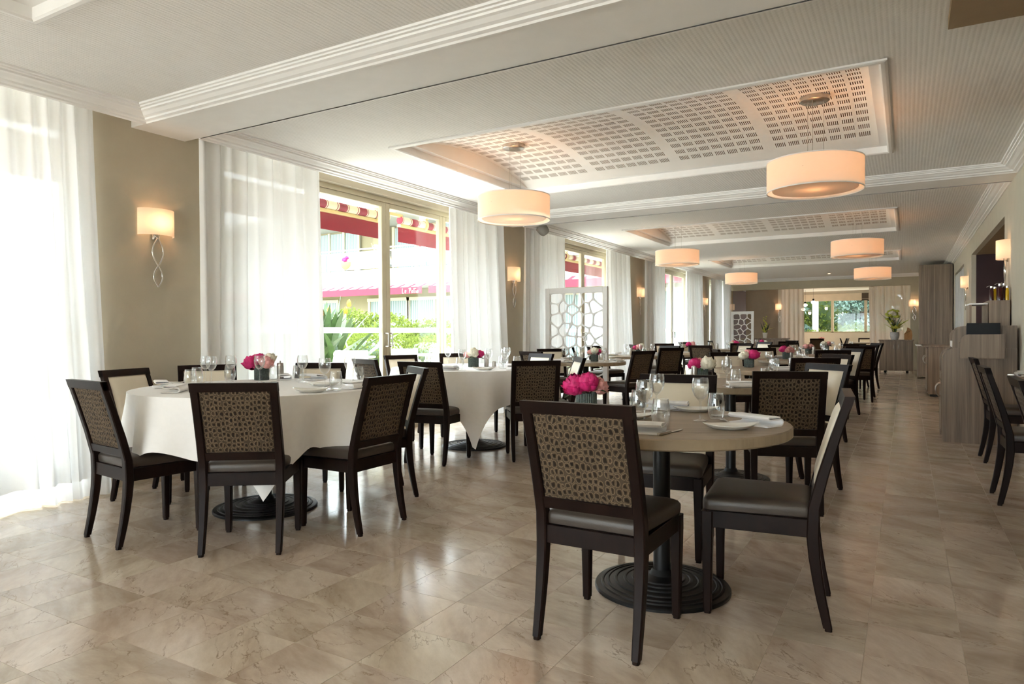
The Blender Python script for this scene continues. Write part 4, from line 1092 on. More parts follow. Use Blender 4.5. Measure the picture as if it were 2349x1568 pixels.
# ================================================================ LATTICE SCREENS
def clip(poly, nx, ny, d):
    out = []
    for i in range(len(poly)):
        p, q = poly[i - 1], poly[i]; a = p[0] * nx + p[1] * ny - d; b = q[0] * nx + q[1] * ny - d
        if (a <= 0) != (b <= 0):
            t = a / (a - b); out.append((p[0] + (q[0] - p[0]) * t, p[1] + (q[1] - p[1]) * t))
        if b <= 0: out.append(q)
    return out
def lattice(w, h, seed, cell=.175, bar=.0095, th=.018):
    rnd = random.Random(seed); S = []
    nx, nz = round(w / cell), round(h / cell)
    for j in range(nz):
        for i in range(nx):
            S.append(((i + .5 + (.25 if j % 2 else -.25) + rnd.uniform(-.26, .26)) * w / nx, (j + .5 + rnd.uniform(-.3, .3)) * h / nz))
    m = MB()
    for k, (sx, sz) in enumerate(S):
        poly = [(0, 0), (w, 0), (w, h), (0, h)]
        small = list(poly)
        for l, (ox, oz) in enumerate(S):
            if l == k or (ox - sx) ** 2 + (oz - sz) ** 2 > .36: continue
            dx, dz = ox - sx, oz - sz; L = math.hypot(dx, dz); dx /= L; dz /= L
            d = (ox + sx) / 2 * dx + (oz + sz) / 2 * dz
            poly = clip(poly, dx, dz, d); small = clip(small, dx, dz, d - bar)
            if len(small) < 3: break
        if len(poly) < 3: continue
        if len(small) < 3: continue
        for _ in range(3):      # round the hole's corners
            n2 = []
            for i in range(len(small)):
                p, q = small[i], small[(i + 1) % len(small)]
                f = (.15, .22, .25)[_]
                n2 += [(p[0] * (1 - f) + q[0] * f, p[1] * (1 - f) + q[1] * f), (p[0] * f + q[0] * (1 - f), p[1] * f + q[1] * (1 - f))]
            small = n2
        cx = sum(p[0] for p in small) / len(small); cz = sum(p[1] for p in small) / len(small)
        angs = sorted({round(math.atan2(p[1] - cz, p[0] - cx), 4) for p in poly} | {round(-PI + 2 * PI * (i + .5) / 28, 4) for i in range(28)})
        def hit(pl, a):
            best = None; dx, dz = math.cos(a), math.sin(a)
            for i in range(len(pl)):
                (x1, y1), (x2, y2) = pl[i - 1], pl[i]
                ex, ez = x2 - x1, y2 - y1; den = dx * ez - dz * ex
                if abs(den) < 1e-9: continue
                t = ((x1 - cx) * ez - (y1 - cz) * ex) / den; u = ((x1 - cx) * dz - (y1 - cz) * dx) / den
                if t > 0 and -1e-6 <= u <= 1 + 1e-6 and (best is None or t < best): best = t
            best = best or .001
            return (cx + dx * best, cz + dz * best)
        o_ = [hit(poly, a) for a in angs]; i_ = [hit(small, a) for a in angs]; n = len(angs)
        vs = [(x, -th / 2, z) for x, z in o_] + [(x, -th / 2, z) for x, z in i_] + [(x, th / 2, z) for x, z in o_] + [(x, th / 2, z) for x, z in i_]
        fs = []
        for q in range(n):
            r2 = (q + 1) % n
            fs += [(q, r2, n + r2, n + q), (2 * n + q, 3 * n + q, 3 * n + r2, 2 * n + r2), (n + q, n + r2, 3 * n + r2, 3 * n + q)]
        m.add(vs, fs)
    return m
def screen(x0, x1, y, h, label, seed, cell):
    w = x1 - x0; r = thing('lattice_screen', label, 'screen', (x0, y, 0), 0, 'white lattice room dividers'); fw = .075
    MB().box(0, fw, -.03, .03, 0, h, .004).obj('upright', 'trim_white', r); MB().box(w - fw, w, -.03, .03, 0, h, .004).obj('upright', 'trim_white', r)
    MB().box(fw, w - fw, -.03, .03, h - .085, h, .004).obj('top_bar', 'trim_white', r); MB().box(fw, w - fw, -.03, .03, .04, .13, .004).obj('bottom_bar', 'trim_white', r)
    lattice(w - 2 * fw, h - .085 - .13, seed, cell).obj('lattice_panel', 'trim_white', r, 0, (fw, 0, .13))
    for x in (fw / 2, w - fw / 2): MB().box(x - .05, x + .05, -.2, .2, 0, .04, .006).obj('foot', 'trim_white', r)
screen(-4.93, -3.89, 9.67, 1.84, 'tall white screen with organic cell cut-outs behind the window-row table', 11, .17)
screen(-4.66, -3.99, 21.6, 1.76, 'small far white lattice screen in front of the brown panel', 12, .15)

# ================================================================ CABINETS
def handle(r, x, y, z, ax='y', L=.11, mat='steel'):
    pts = []
    for i in range(9):
        a = PI * i / 8; k = math.sin(a)
        pts.append((x - .045 * k, y, z + L / 2 * math.cos(a)) if ax == 'x' else (x, y - .045 * k, z + L / 2 * math.cos(a)))
    return MB().tube(pts, .006, 8).obj('handle', mat, r)
def arc(cx, cz, r, a0, a1, n=8): return [(cx + r * math.cos(a0 + (a1 - a0) * i / n), cz + r * math.sin(a0 + (a1 - a0) * i / n)) for i in range(n + 1)]
# service station with rounded tiers
r = thing('service_station', 'grey-brown wooden waiter station with rounded tiers and menu box, right of the aisle', 'cabinet', (0, 0, 0))
low = [(.32, .0), (.95, .0), (.95, .97)] + arc(.44, .85, .12, PI / 2, PI, 8)
for y in (8.35, 8.93): MB().prism(low, y, y + .025).obj('end_panel', 'cab_wood', r, 25)
body = [(.335, .06), (.95, .06), (.95, .955)] + arc(.44, .85, .105, PI / 2, PI, 8)
MB().prism(body, 8.375, 8.93).obj('body', 'cab_wood', r, 25)
for y0, y1 in ((8.40, 8.65), (8.66, 8.91)):
    d = MB().box(.316, .334, y0, y1, .09, .62, .004).obj('door', 'cab_wood', r)
    handle(d, .316, y1 - .05 if y0 < 8.5 else y0 + .05, .52, 'x', .14)
for y0, y1 in ((8.40, 8.65), (8.66, 8.91)):
    MB().box(.317, .334, y0, y1, .63, .71, .004).obj('drawer', 'cab_wood', r)
up = [(.41, .97), (.95, .97), (.95, 1.195)] + arc(.53, 1.075, .12, PI / 2, PI, 8)
for y in (8.36, 8.90): MB().prism(up, y, y + .025).obj('upper_panel', 'cab_wood', r, 25)
MB().box(.55, .95, 8.385, 8.90, .97, 1.17).obj('upper_body', 'cab_wood', r, 0)
MB().box(.415, .45, 8.40, 8.89, .975, 1.04, .003).obj('shelf_lip', 'trim_white', r)
bx = [(.47, .87), (.835, .87), (.835, 1.11)] + arc(.54, 1.04, .07, PI / 2, PI, 8)
MB().prism(bx, 8.20, 8.222).obj('menu_box_front', 'cab_wood', r, 25)
MB().box(.47, .49, 8.222, 8.35, .87, 1.03).box(.815, .835, 8.222, 8.35, .87, 1.11).box(.49, .815, 8.222, 8.35, .87, .885).obj('menu_box_sides', 'cab_wood', r, 0)
for k in range(6):
    tag(MB().box(.525, .80, 8.232 + k * .018, 8.246 + k * .018, .886, 1.222 - .004 * k, .002).obj('menu_folder', 'black_plastic', None, 20), ('first', 'second', 'third', 'fourth', 'fifth', 'last')[k] + ' black menu folder from the front in the waiter station box', 'menu', 'black menus in the waiter station')
# tall shelf behind it
r = thing('tall_shelf_unit', 'tall narrow grey-brown shelf unit topped with oil bottles', 'cabinet', (0, 0, 0))
for y in (8.975, 9.55): MB().box(.77, .955, y, y + .025, 0, 1.47).obj('side_panel', 'cab_wood', r, 0)
MB().box(.935, .955, 9.0, 9.55, 0, 1.47).obj('back_board', 'cab_wood', r, 0)
MB().box(.77, .935, 9.0, 9.55, 1.445, 1.47).obj('top_board', 'cab_wood', r, 0)
for z in (.06, .45, .85, 1.18): MB().box(.77, .935, 9.0, 9.55, z, z + .02).obj('shelf', 'cab_wood', r, 0)
r2 = thing('small_open_shelf', 'lower open shelf box left of the tall shelf unit', 'shelf', (0, 0, 0))
for x in (.60, .748): MB().box(x, x + .02, 9.05, 9.5, 1.19, 1.43).obj('side_panel', 'cab_wood', r2, 0)
for z in (1.43, 1.172): MB().box(.60, .768, 9.05, 9.5, z, z + .016).obj('board', 'trim_white', r2, 0)
MB().box(.60, .768, 9.05, 9.5, 0, 1.17).obj('plinth', 'cab_wood', r2, 0)
def cruet(x, y, h, rr, mat, label):
    r = thing('cruet_bottle', label, 'bottle', (x, y, 1.4705), 0, 'oil and vinegar bottles on the tall shelf')
    MB().lathe([(.001, 0), (rr, 0), (rr, h * .66), (rr * .8, h * .76), (.012, h * .8), (.012, h * .9), (.001, h * .9)], 16).obj('bottle', mat, r, 40)
    MB().lathe([(.014, h * .88), (.014, h), (.001, h)], 12).obj('stopper', 'chrome', r, 40)
    MB().tube([(0, 0, h * .97), (-.02, 0, h * 1.03), (-.045, 0, h * .95)], .003, 6).obj('spout', 'chrome', r)
cruet(.80, 9.06, .155, .020, 'vinegar', 'slim dark vinegar bottle, first on the tall shelf')
cruet(.835, 9.10, .15, .018, 'oil', 'slim yellow oil bottle, second on the tall shelf')
cruet(.872, 9.05, .18, .030, 'vinegar', 'fat dark vinegar bottle in the middle of the tall shelf')
cruet(.915, 9.10, .185, .022, 'vinegar', 'dark bottle with tall wire spout on the tall shelf')
cruet(.935, 9.02, .15, .016, 'oil', 'bright yellow oil bottle nearest the wall on the tall shelf')
# waist-high cabinet farther down the aisle
r = thing('serving_cabinet', 'waist-high grey-brown cabinet past the waiter station', 'cabinet', (0, 0, 0))
MB().box(.33, .95, 13.98, 15.2, .04, .86).obj('body', 'cab_wood', r, 0)
MB().box(.36, .95, 14.0, 15.2, 0, .04).obj('plinth', 'black_plastic', r, 0)
MB().box(.24, .95, 13.96, 15.25, .86, .89, .006).obj('worktop', 'cab_wood', r)
for y in (14.02, 14.62):
    d = MB().box(.314, .33, y, y + .57, .08, .84, .003).obj('door', 'cab_wood', r); handle(d, .314, y + .5, .62, 'x', .14)
# tall cupboard to the ceiling
r = thing('tall_cupboard', 'floor-to-ceiling grey-brown cupboard at the far right of the aisle', 'cupboard', (0, 0, 0))
MB().box(.235, .95, 19.30, 20.4, .03, .78).obj('lower_body', 'cab_wood', r, 0)
MB().box(.20, .95, 19.26, 20.4, .78, .81, .004).obj('ledge', 'trim_white', r)
MB().box(.27, .95, 19.30, 20.4, .81, 2.727).obj('upper_body', 'cab_wood', r, 0)
for x0, x1 in ((.24, .46), (.465, .70), (.705, .945)):
    d = MB().box(x0, x1, 19.284, 19.30, .06, .77, .003).obj('door', 'cab_wood', r)
    handle(d, x1 - .05, 19.284, .60, 'y', .13)
for x0, x1 in ((.275, .60), (.605, .945)): MB().box(x0, x1, 19.286, 19.30, .83, 2.72, .003).obj('tall_door', 'cab_wood', r)
# far sideboards
r = thing('sideboard', 'grey-brown two-door sideboard on wheels under the far plant', 'sideboard', (0, 0, 0))
MB().box(-.62, .14, 21.24, 21.7, .07, .875).obj('body', 'cab_wood', r, 0)
MB().box(-.66, .18, 21.18, 21.75, .875, .905, .006).obj('worktop', 'cab_wood', r)
for x0, x1, hx in ((-.61, -.245, -.29), (-.235, .13, -.19)):
    d = MB().box(x0, x1, 21.222, 21.24, .09, .865, .003).obj('door', 'cab_wood', r); handle(d, hx, 21.222, .72, 'y', .13)
for x in (-.5, .02):
    for y in (21.3, 21.64):
        MB().lathe([(.001, -.012), (.03, -.012), (.035, 0), (.03, .012), (.001, .012)], 14).obj('castor', 'black_plastic', r, 40, (x, y, .035)).rotation_euler = (PI / 2, 0, 0)
for x in (-.64, .14): MB().box(x, x + .02, 21.22, 21.7, .0, .875).obj('side_board', 'cab_wood', r, 0)
r = thing('sideboard', 'long grey-brown sideboard with white flower pot at the far left', 'sideboard', (0, 0, 0))
MB().box(-4.5, -3.12, 22.0, 22.4, .06, .915).obj('body', 'cab_wood', r, 0)
MB().box(-4.55, -3.08, 21.95, 22.45, .915, .945, .006).obj('worktop', 'cab_wood', r)
MB().box(-4.45, -3.17, 22.02, 22.4, 0, .06).obj('plinth', 'black_plastic', r, 0)
for k in range(4):
    x = -4.49 + k * .345; MB().box(x, x + .335, 21.984, 22.0, .08, .9, .003).obj('door', 'cab_wood', r)
# plants on the sideboards
def blade(L, W, bend, mat):
    def fn(u, v): return ((u * 2 - 1) * W * math.sin(PI * min(.97, v * .9 + .1)), bend * L * v * v, L * v * (1 - .25 * bend * v))
    return MB().grid(fn, 2, 8).mesh('leaf', mat, 80)
BL = [blade(.55, .018, .25, 'leaf_dark'), blade(.45, .022, .5, 'leaf_mid'), blade(.35, .02, .9, 'leaf_yellow')]
def plant(x, y, z, pot, label, n, flw, hgt=1.0, seed=1):
    rnd = random.Random(seed); r = thing('potted_plant', label, 'plant', (x, y, z), 0)
    pot.obj('pot', 'stone_pot' if n > 20 else 'porcelain', r, 40)
    for k in range(n):
        o = link('leaf', BL[k % 3], r, (rnd.uniform(-.04, .04), rnd.uniform(-.04, .04), flw)); o.rotation_euler = (rnd.uniform(-.3, .35), rnd.uniform(-.35, .35), rnd.uniform(0, 6.28)); s = rnd.uniform(.6, 1.1) * hgt; o.scale = (s, s, s)
    return r
p = plant(-.275, 21.45, .9055, MB().lathe([(.001, 0), (.075, 0), (.10, .05), (.115, .12), (.11, .20), (.095, .21), (.09, .19), (.001, .18)], 24), 'tall yellow-green orchid arrangement in a round stone pot', 30, .18, 1.15, 3)
for k in range(26):
    rnd = random.Random(k); a = rnd.uniform(0, 6.28); hh = rnd.uniform(.26, .80)
    o = link('blossom', PEO['white'], p, (.13 * math.cos(a) * rnd.uniform(.3, 1) - .05 * (hh > .5), .1 * math.sin(a), hh)); s = rnd.uniform(1.0, 1.7); o.scale = (s, s, s * .8)
    o.data = PEO.setdefault('yellow', peony_mesh('leaf_yellow', 9, .5)) if k % 3 else o.data
p = plant(-3.77, 22.2, .9455, MB().loft([rect_ring(0, 0, w, w, z, .004) for z, w in ((0, .10), (.16, .13), (.165, .12), (.15, .11))]), 'upright green gladioli in a square white pot', 12, .13, .9, 4)
for k in range(14):
    o = link('blossom', PEO['yellow'], p, (random.uniform(-.05, .05), random.uniform(-.05, .05), .2 + .035 * k)); s = .75 - .03 * k; o.scale = (s, s, s)
r = thing('carved_wood_stand', 'rounded carved wooden basket on the far sideboard', 'ornament', (.04, 21.4, .9055))
MB().prism([(-.09, 0), (.09, 0), (.10, .12), (.085, .24), (.03, .31), (-.02, .33), (-.03, .25), (-.06, .2), (-.09, .16)], -.06, .06).obj('body', 'olive_wood', r, 20)
MB().tube([(-.08, -.062, .16), (-.02, -.064, .20), (.05, -.062, .24)], .012, 8).obj('carved_groove', 'olive_wood', r)
# wall speaker on the cornice
r = thing('wall_speaker', 'small white wedge loudspeaker fixed to the cornice', 'speaker', (-4.83, 9.38, 2.72), math.radians(-35))
MB().lathe([(.001, -.085), (.05, -.08), (.075, -.05), (.085, 0), (.085, .06), (.001, .06)], 24).obj('housing', 'grille', r, 40).rotation_euler = (.5, -.4, 0)
MB().box(-.06, .06, -.10, .0, .055, .085, .004).obj('bracket', 'grille', r)
# green wall panel in the bar
r = thing('plant_wall', 'dark green planted wall panel inside the bar opening', 'plant wall', (2.05, 14.16, 1.3))
MB().box(-.42, .42, .03, .08, -1.0, 1.15).obj('backing', 'leaf_dark', r, 0)
fm = MB(); rnd = random.Random(4)
for k in range(900):
    x, z = rnd.uniform(-.42, .42), rnd.uniform(-1, 1.15); s = rnd.uniform(.03, .07); a = rnd.uniform(0, 6.28)
    fm.add([(x, .03, z), (x + s * math.cos(a) * .5, -.02, z + s * math.sin(a) * .5), (x + s * math.cos(a), -.01, z + s * math.sin(a)), (x + s * math.cos(a + .6) * .6, .0, z + s * math.sin(a + .6) * .6)], [(0, 1, 2, 3)])
tag(fm.obj('foliage', 'leaf_dark', r, 0), kind='stuff')
# ================================================================ COURTYARD
struct(MB().box(-5.37, 20, -30, -8.1, -.10, -.03).obj('terrace_rear', 'terrace', smooth=0))
struct(MB().box(-60, -5.37, -30, 40, -.10, -.03).obj('courtyard_ground', 'terrace', smooth=0))
struct(MB().box(-30, -8.6, 6.5, 22, -.03, -.015).obj('courtyard_lawn', 'grass', smooth=0))
struct(MB().box(-30, 10, 28.5, 60, -.10, -.03).obj('garden_ground', 'grass', smooth=0))
struct(MB().box(-6.35, -5.37, -9, 23.9, 2.95, 3.1).obj('balcony_slab', 'facade_white', smooth=0))
# awnings rolled up outside our own windows
def awning(y0, y1, label, brk, x=-5.85):
    r = thing('rolled_awning', label, 'awning', (x, 0, 0), 0, 'rolled striped awnings above the terrace doors')
    MB().loft([[(.052 * math.cos(2 * PI * k / 20), y, 2.655 + .052 * math.sin(2 * PI * k / 20)) for k in range(20)] for y in (y0, y1)]).obj('fabric_roll', 'awning_stripe', r, 40)
    MB().box(-.05, .02, y0, y1, 2.565, 2.60, .006).obj('front_bar', 'awning_metal', r)
    v = MB().grid(lambda u, w: (-.03 + .006 * math.sin(u * 30), y0 + (y1 - y0) * u, 2.567 - .20 * w), 40, 3)
    v.obj('valance', 'burgundy', r, 60)
    for y in brk:
        b = MB(); pts = []
        for i in range(14):
            a = -.5 * PI + 1.35 * PI * i / 13; pts.append((.075 * math.cos(a), 2.655 + .075 * math.sin(a) * 1.15))
        inn = [(.055 * math.cos(-.5 * PI + 1.35 * PI * i / 13), 2.655 + .055 * math.sin(-.5 * PI + 1.35 * PI * i / 13) * 1.1) for i in range(14)]
        b.prism(pts + inn[::-1], y - .018, y + .018); b.box(-.06, .06, y - .03, y + .03, 2.73, 2.95)
        b.obj('bracket', 'awning_metal', r, 30)
    for i in range(2):
        yy = y0 + .02 if i == 0 else y1 - .02; e = yy + (.45 if i else -.45)
    MB().box(-.02, .02, y1 - .02, y1 + .30, 2.69, 2.73, .004).obj('arm', 'awning_metal', r)
awning(1.2, 6.95, 'burgundy and cream rolled awning, nearest part seen through the glass door', (3.6, 6.73))
awning(7.2, 11.55, 'burgundy and cream rolled awning starting behind the right door leaf', (7.73, 11.2))
awning(11.95, 16.4, 'burgundy and cream rolled awning seen through the second door', (12.3, 16.0))
# opposite wing of the building
FY = 24.4
b = thing('courtyard_building', 'cream building with white balcony across the courtyard, seen through the glass door', 'building', (0, FY, 0))
MB().box(-46, -5.6, 0, .4, -.03, 3.3).obj('ground_floor_wall', 'facade', b, 0)
MB().box(-46, -5.6, 1.6, 2.0, 3.3, 7.2).obj('upper_floor_wall', 'facade', b, 0)
MB().box(-46, -5.6, -1.3, 2.0, 3.15, 3.95, .01).obj('balcony_parapet', 'facade_white', b)
MB().box(-46, -5.6, -1.6, 2.0, 6.3, 6.6).obj('upper_balcony', 'facade_white', b, 0)
for z in (4.72, 4.86): MB().box(-46, -5.6, -1.25, -1.20, z, z + .06).obj('balcony_rail', 'facade_white', b, 0)
for k in range(20):
    x = -44 + k * 1.9
    MB().box(x, x + 1.84, -1.225, -1.215, 4.0, 4.72).obj('balcony_glass', 'balcony_glass', b, 0)
for x in (-27.6, -22.2, -16.9, -11.5): MB().box(x, x + .5, .9, 1.6, 3.95, 6.3).obj('balcony_pier', 'facade', b, 0)
for x0, x1 in ((-26.6, -23.6), (-21.4, -17.3), (-16.1, -12.0), (-10.6, -7.2)):
    w = link('balcony_door', None, b)
    MB().box(x0, x1, 1.5, 1.6, 3.95, 6.2).obj('door_glazing', 'far_curtain', w, 0)
    n = 3
    for k in range(n + 1):
        x = x0 + (x1 - x0) * k / n; MB().box(x - .06, x + .06, 1.42, 1.5, 3.95, 6.25).obj('mullion', 'frame_cream', w, 0)
for x0, x1 in ((-34, -29.5), (-27.6, -23.6), (-21.6, -19.35), (-19.3, -15.0), (-13.6, -9.6), (-8.9, -6.6)):
    w = link('ground_window', None, b); zs = 1.75 if x0 == -21.6 else 0.05
    MB().box(x0, x1, -.02, .0, zs - 1.7 if zs > 1 else .05, 2.62).obj('window_curtain', 'far_curtain', w, 0)
    MB().box(x0 - .1, x1 + .1, -.10, -.02, 2.62, 2.76).obj('lintel', 'frame_cream', w, 0)
    n = max(2, round((x1 - x0) / 1.3))
    for k in range(n + 1):
        x = x0 + (x1 - x0) * k / n; MB().box(x - .06, x + .06, -.09, -.02, 0, 2.62).obj('mullion', 'frame_cream', w, 0)
# striped awnings with the patio name
def far_awning(x0, x1, label, text=None):
    r = thing('striped_awning', label, 'awning', (0, FY - 1.75, 0), 0, 'folded striped awnings of the opposite wing')
    n = int((x1 - x0) / .19)
    for k in range(n):
        a = x0 + (x1 - x0) * k / n; c = a + (x1 - x0) / n
        MB().add([(a, .3, 3.22), (c, .3, 3.22), (c, -.15, 3.06), (a, -.15, 3.06)], [(0, 1, 2, 3)]).obj('stripe', 'burgundy' if k % 3 == 0 else 'facade_white', r, 0)
    MB().box(x0, x1, -.18, -.15, 2.78, 3.06).obj('valance', 'awning_pink', r, 0)
    if text:
        S = {'L': [[(0, 1), (0, .5), (-.02, .05), (.1, .0), (.4, .06)]], 'e': [[(0, .3), (.3, .38), (.28, .58), (.1, .6), (0, .35), (.08, .08), (.3, .08)]],
             'P': [[(.05, 0), (.1, .95)], [(-.1, .9), (.3, 1.05), (.42, .8), (.25, .52), (.06, .48)]], 'a': [[(.3, .5), (.1, .52), (0, .25), (.12, .03), (.28, .25), (.32, .5), (.32, .1), (.4, .03)]],
             't': [[(.1, 1.0), (.1, .15), (.25, .05)], [(-.1, .8), (.5, .95)]], 'i': [[(.05, .5), (.05, .1), (.15, .03)]], 'o': [[(.15, .5), (0, .25), (.12, .03), (.32, .1), (.32, .4), (.15, .5)]]}
        x = text; m = MB(); sc = .225
        for ch, adv in zip('Le Patio', (.50, .55, .35, .48, .45, .40, .22, .4)):
            for st in S.get(ch, []):
                m.tube([(x + p * sc * 1.0, -.19, 2.80 + q * sc * .9) for p, q in st], .016, 5)
            x += adv * sc * 1.12
        m.obj('lettering', 'facade_white', r, 40)
far_awning(-30.5, -17.15, 'folded awning with pink valance lettered with the patio name across the courtyard', -18.13)
far_awning(-16.8, -11.6, 'folded striped awning right of the lettered one across the courtyard')
far_awning(-11.2, -6.0, 'folded striped awning seen through the second door')
# balcony furnishings
r = thing('flower_basket', 'wicker basket of pink flowers on the opposite balcony', 'flower basket', (-21.95, FY - 1.0, 4.02))
MB().lathe([(.001, 0), (.22, .0), (.36, .16), (.38, .34), (.34, .34), (.001, .3)], 20).obj('basket', 'basket', r, 40)
for k in range(26):
    a = k * 2.4; o = link('blossom', PEO['magenta' if k % 2 else 'pink'], r, (.26 * math.cos(a) * (k % 4) / 3, .2 * math.sin(a) * (k % 4) / 3, .42 + .05 * (k % 3))); o.scale = (2.0,) * 3
r = thing('balcony_table', 'small table with pale pink cloth on the opposite balcony', 'table', (-18.0, FY - .3, 3.96))
MB().box(-.75, .75, -.4, .4, .70, .74, .01).obj('table_top', 'pink_cloth', r)
MB().prism([(-.78, .73), (.78, .73), (.68, .32), (.2, .26), (-.3, .3), (-.72, .22)], -.42, -.40).obj('cloth_drop', 'pink_cloth', r)
for sx in (-1, 1):
    for sy in (-1, 1): MB().tube([(sx * .65, sy * .3, 0), (sx * .65, sy * .3, .7)], .025, 6).obj('leg', 'frame_cream', r)
for k, x in enumerate((-18.35, -17.6)):
    tag(MB().lathe([(.001, 0), (.08, 0), (.1, .12), (.05, .18), (.05, .26), (.001, .26)], 12).obj('red_lantern', 'red', None, 40, (x, FY - .45, 4.7005)), ('left', 'right')[k] + ' one of two red lanterns on the pink balcony table', 'lantern', 'red lanterns on the balcony table')
r = thing('deck_chair', 'folded wooden deck chair with pale canvas on the opposite balcony', 'deck chair', (-20.2, FY - .6, 3.96))
MB().prism([(-.5, 1.1), (-.3, 1.15), (.3, .25), (.1, .2)], -.3, .3).obj('canvas', 'facade_white', r, 0)
MB().tube([(-.5, -.32, 1.2), (.6, -.32, .0)], .03, 6).tube([(-.5, .32, 1.2), (.6, .32, .0)], .03, 6).tube([(.4, -.32, .6), (-.4, -.32, 0)], .03, 6).tube([(.4, .32, .6), (-.4, .32, 0)], .03, 6).obj('frame', 'basket', r)

# hedge, strelitzia
def foliage(blobs, n, size, seed, up=.5):
    rnd = random.Random(seed); m = MB(); V = []; F = []
    tot = sum(b[3] * b[4] * b[5] for b in blobs)
    for (cx, cy, cz, ra, rb, rc) in blobs:
        k = int(n * ra * rb * rc / tot)
        for _ in range(k):
            th = math.acos(rnd.uniform(-1, 1)); az = rnd.uniform(0, 2 * PI); q = rnd.uniform(.72, 1.06)
            p = Vector((cx + ra * q * math.sin(th) * math.cos(az), cy + rb * q * math.sin(th) * math.sin(az), cz + rc * q * math.cos(th)))
            if p.z < 0.02: continue
            s = size * rnd.uniform(.6, 1.3)
            d = Vector((rnd.gauss(0, 1), rnd.gauss(0, 1), rnd.gauss(up, 1))).normalized(); e = d.cross(Vector((rnd.gauss(0, 1), rnd.gauss(0, 1), rnd.gauss(0, 1)))).normalized()
            b = len(V); V += [tuple(p), tuple(p + d * s * .5 + e * s * .28), tuple(p + d * s), tuple(p + d * s * .5 - e * s * .28)]; F.append((b, b + 1, b + 2, b + 3))
    m.v = V; m.f = F; m.mi = [0] * len(F); return m
def bush(name, label, blobs, n, size, seed, mat, core, cat='bush'):
    r = thing(name, label, cat, (0, 0, 0))
    foliage(blobs, n, size, seed).obj('foliage', mat, r, 0)
    c = MB()
    for (cx, cy, cz, ra, rb, rc) in blobs: c.ball((cx, cy, cz), .72, 14, 10, (ra, rb, rc))
    c.obj('inner_branches', core, r, 60)
    return r
bush('garden_bush', 'rounded bright green bush on the lawn behind the glass door', [(-10.9, 12.5, .62, .95, 1.1, .58), (-10.3, 13.8, .56, .9, 1.1, .52), (-11.7, 13.6, .70, 1.1, 1.1, .64), (-10.9, 15.0, .56, .9, 1.0, .5)], 17000, .065, 21, 'leaf_through', 'leaf_mid')
bush('garden_hedge', 'loose yellow-green shrub with feathery top behind the rounded bush', [(-13.6, 15.9, 1.0, 1.1, 1.0, .75), (-12.6, 17.0, .9, 1.0, 1.0, .65), (-14.4, 15.4, 1.1, .9, .9, .75)], 9000, .10, 22, 'leaf_through', 'leaf_bright')
r = thing('strelitzia', 'bird-of-paradise plant with orange flowers at the left of the glass door view', 'plant', (-10.3, 10.1, 0))
rnd = random.Random(31); SB = [MB().grid(lambda u, v, L=L, bn=bn: ((u * 2 - 1) * .065 * math.sin(PI * max(0, (v - .35) / .65)) ** .7 if v > .35 else (u * 2 - 1) * .02, bn * L * v * v, L * v), 3, 12).mesh('leaf', 'leaf_mid', 80) for L, bn in ((1.7, .35), (1.5, .7), (1.9, .2))]
for k in range(70):
    o = link('leaf', SB[k % 3], r, (rnd.uniform(-.45, .45), rnd.uniform(-.45, .45), 0)); o.rotation_euler = (rnd.uniform(-.45, .25), rnd.uniform(-.3, .3), rnd.uniform(0, 6.28))
for k in range(12):
    a = k * 2.4; o = link('flower', PEO.setdefault('orange', peony_mesh('orange', 12, .5)), r, (.6 * math.cos(a) * (k % 4) / 3, .6 * math.sin(a) * (k % 4) / 3, 1.55 + .07 * (k % 5))); o.scale = (.8, .8, 1.9)
# white patio furniture on the terrace
def patio_chair(x, y, rz, label):
    r = thing('patio_chair', label, 'patio chair', (x, y, -.03), rz, 'white patio chairs on the terrace')
    for sx in (-1, 1):
        MB().tube([(sx * .25, -.24, 0), (sx * .25, -.22, .42), (sx * .25, -.30, .86)], .018, 6).obj('leg', 'facade_white', r)
        MB().tube([(sx * .25, .22, 0), (sx * .25, .22, .62), (sx * .25, -.24, .64)], .018, 6).obj('leg', 'facade_white', r)
    MB().box(-.25, .25, -.23, .22, .40, .44, .01).obj('seat', 'wicker', r)
    MB().grid(lambda u, v: (-.24 + .48 * u, -.235 - .07 * v, .5 + .35 * v), 6, 4).obj('backrest', 'wicker', r)
    MB().tube([(-.26, -.305, .86), (.26, -.305, .86)], .02, 6).obj('top_rail', 'facade_white', r)
for k, (x, y, a, l) in enumerate(((-9.15, 9.0, 2.2, 'leftmost, edge on'), (-8.75, 9.45, .65, 'with woven back, left door leaf'), (-8.75, 10.95, .55, 'with woven back, right door leaf, first'), (-8.2, 11.35, 1.0, 'with woven back, right door leaf, second'), (-8.0, 8.6, .6, 'low in front of the left door leaf'))): patio_chair(x, y, a, 'white patio chair outside, ' + l)
for k, (x, y, l) in enumerate(((-9.3, 10.05, 'behind the left door leaf'), (-8.9, 11.9, 'behind the right door leaf'))):
    r = thing('patio_table', 'white round patio table outside, ' + l, 'table', (x, y, -.03), 0, 'white patio tables')
    MB().lathe([(.38, .70), (.40, .71), (.40, .735), (.001, .735)], 32).obj('table_top', 'facade_white', r, 40)
    MB().lathe([(.22, 0), (.22, .02), (.03, .05), (.03, .7)], 20).obj('pedestal', 'facade_white', r, 40)
r = thing('bollard_light', 'short white bollard light on the terrace', 'bollard', (-9.5, 12.9, -.03))
MB().lathe([(.07, 0), (.07, .7), (.001, .7)], 16).obj('post', 'facade_white', r, 40)
for k in range(3): MB().lathe([(.05, .72 + k * .07), (.10, .74 + k * .07), (.10, .755 + k * .07), (.05, .765 + k * .07)], 16).obj('louvre', 'facade_white', r, 40)
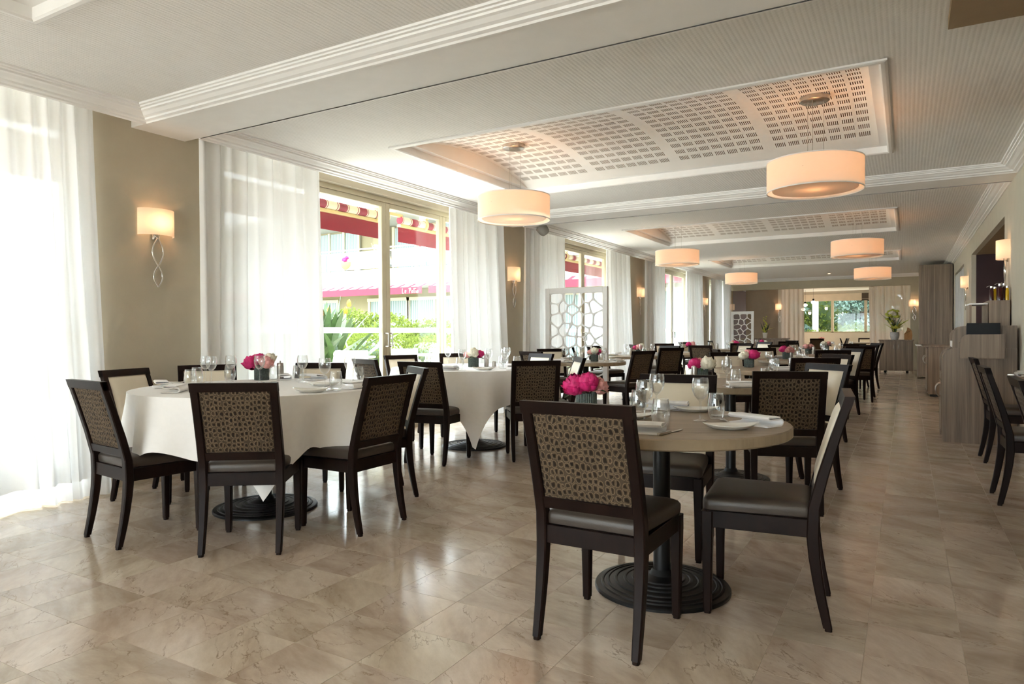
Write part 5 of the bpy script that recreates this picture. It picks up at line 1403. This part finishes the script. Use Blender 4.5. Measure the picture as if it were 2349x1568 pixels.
# garden beyond the end window
def conifer(x, y, h, label, seed):
    rnd = random.Random(seed); r = thing('conifer_tree', label, 'tree', (x, y, 0))
    MB().tube([(0, 0, 0), (.05, 0, h * .5), (0, .05, h)], [.16, .12, .03], 8).obj('trunk', 'bark', r, 60)
    bl = []
    br = MB()
    for k in range(26):
        z = .8 + h * .85 * k / 26; a = rnd.uniform(0, 6.28); L = rnd.uniform(.7, 1.35) * (1 - .4 * k / 26)
        e = Vector((math.cos(a) * L, math.sin(a) * L, z + .15)); br.tube([(0, 0, z), (e.x * .5, e.y * .5, z + .15), tuple(e)], [.04, .025, .01], 5)
        for q in (.45, .75, 1.0): bl.append((e.x * q, e.y * q, z + .15, .5, .5, .22))
    br.obj('branches', 'bark', r, 60)
    foliage(bl, 15000, .17, seed, 0.1).obj('needles', 'leaf_blue', r, 0)
conifer(-4.7, 32.3, 5.5, 'blue-green conifer in the left half of the garden window', 41)
conifer(-1.6, 32.6, 5.5, 'blue-green conifer in the right half of the garden window', 42)
conifer(1.7, 33.0, 5.5, 'conifer glowing through the beige curtain behind the sideboard', 43)
bush('garden_bush', 'low bright green hedge below the conifers in the garden window', [(-4.6, 30.6, .7, .9, .6, .7), (-3.2, 30.4, .62, .9, .6, .6), (-1.8, 30.2, .75, .9, .6, .68), (-.4, 30.3, .8, .9, .6, .7), (1.0, 30.4, .85, 1.0, .6, .75)], 11000, .07, 44, 'leaf_through', 'leaf_bright')
bush('garden_tree', 'light green tree at the left of the garden window', [(-5.4, 35.6, 2.2, 1.1, 1.0, 1.6), (-3.3, 35.8, 2.4, 1.2, 1.0, 1.7)], 4000, .16, 45, 'leaf_through', 'leaf_mid', 'tree')
bush('garden_tree', 'dense dark trees closing the view behind the conifers', [(-7.5, 38, 2.4, 1.6, 1.2, 2.4), (-4.8, 38.5, 2.0, 1.7, 1.2, 2.0), (-2.0, 39, 2.3, 1.8, 1.2, 2.3), (1.0, 38.5, 2.1, 1.8, 1.2, 2.1), (3.6, 38, 2.4, 1.6, 1.2, 2.4)], 9000, .3, 46, 'leaf_mid', 'leaf_mid', 'tree')
tag(MB().box(-3.42, -3.2, 31.2, 31.4, -.03, 3.4, .01).obj('garden_post', 'facade_white', None), 'pale square post outside the garden window', 'post')
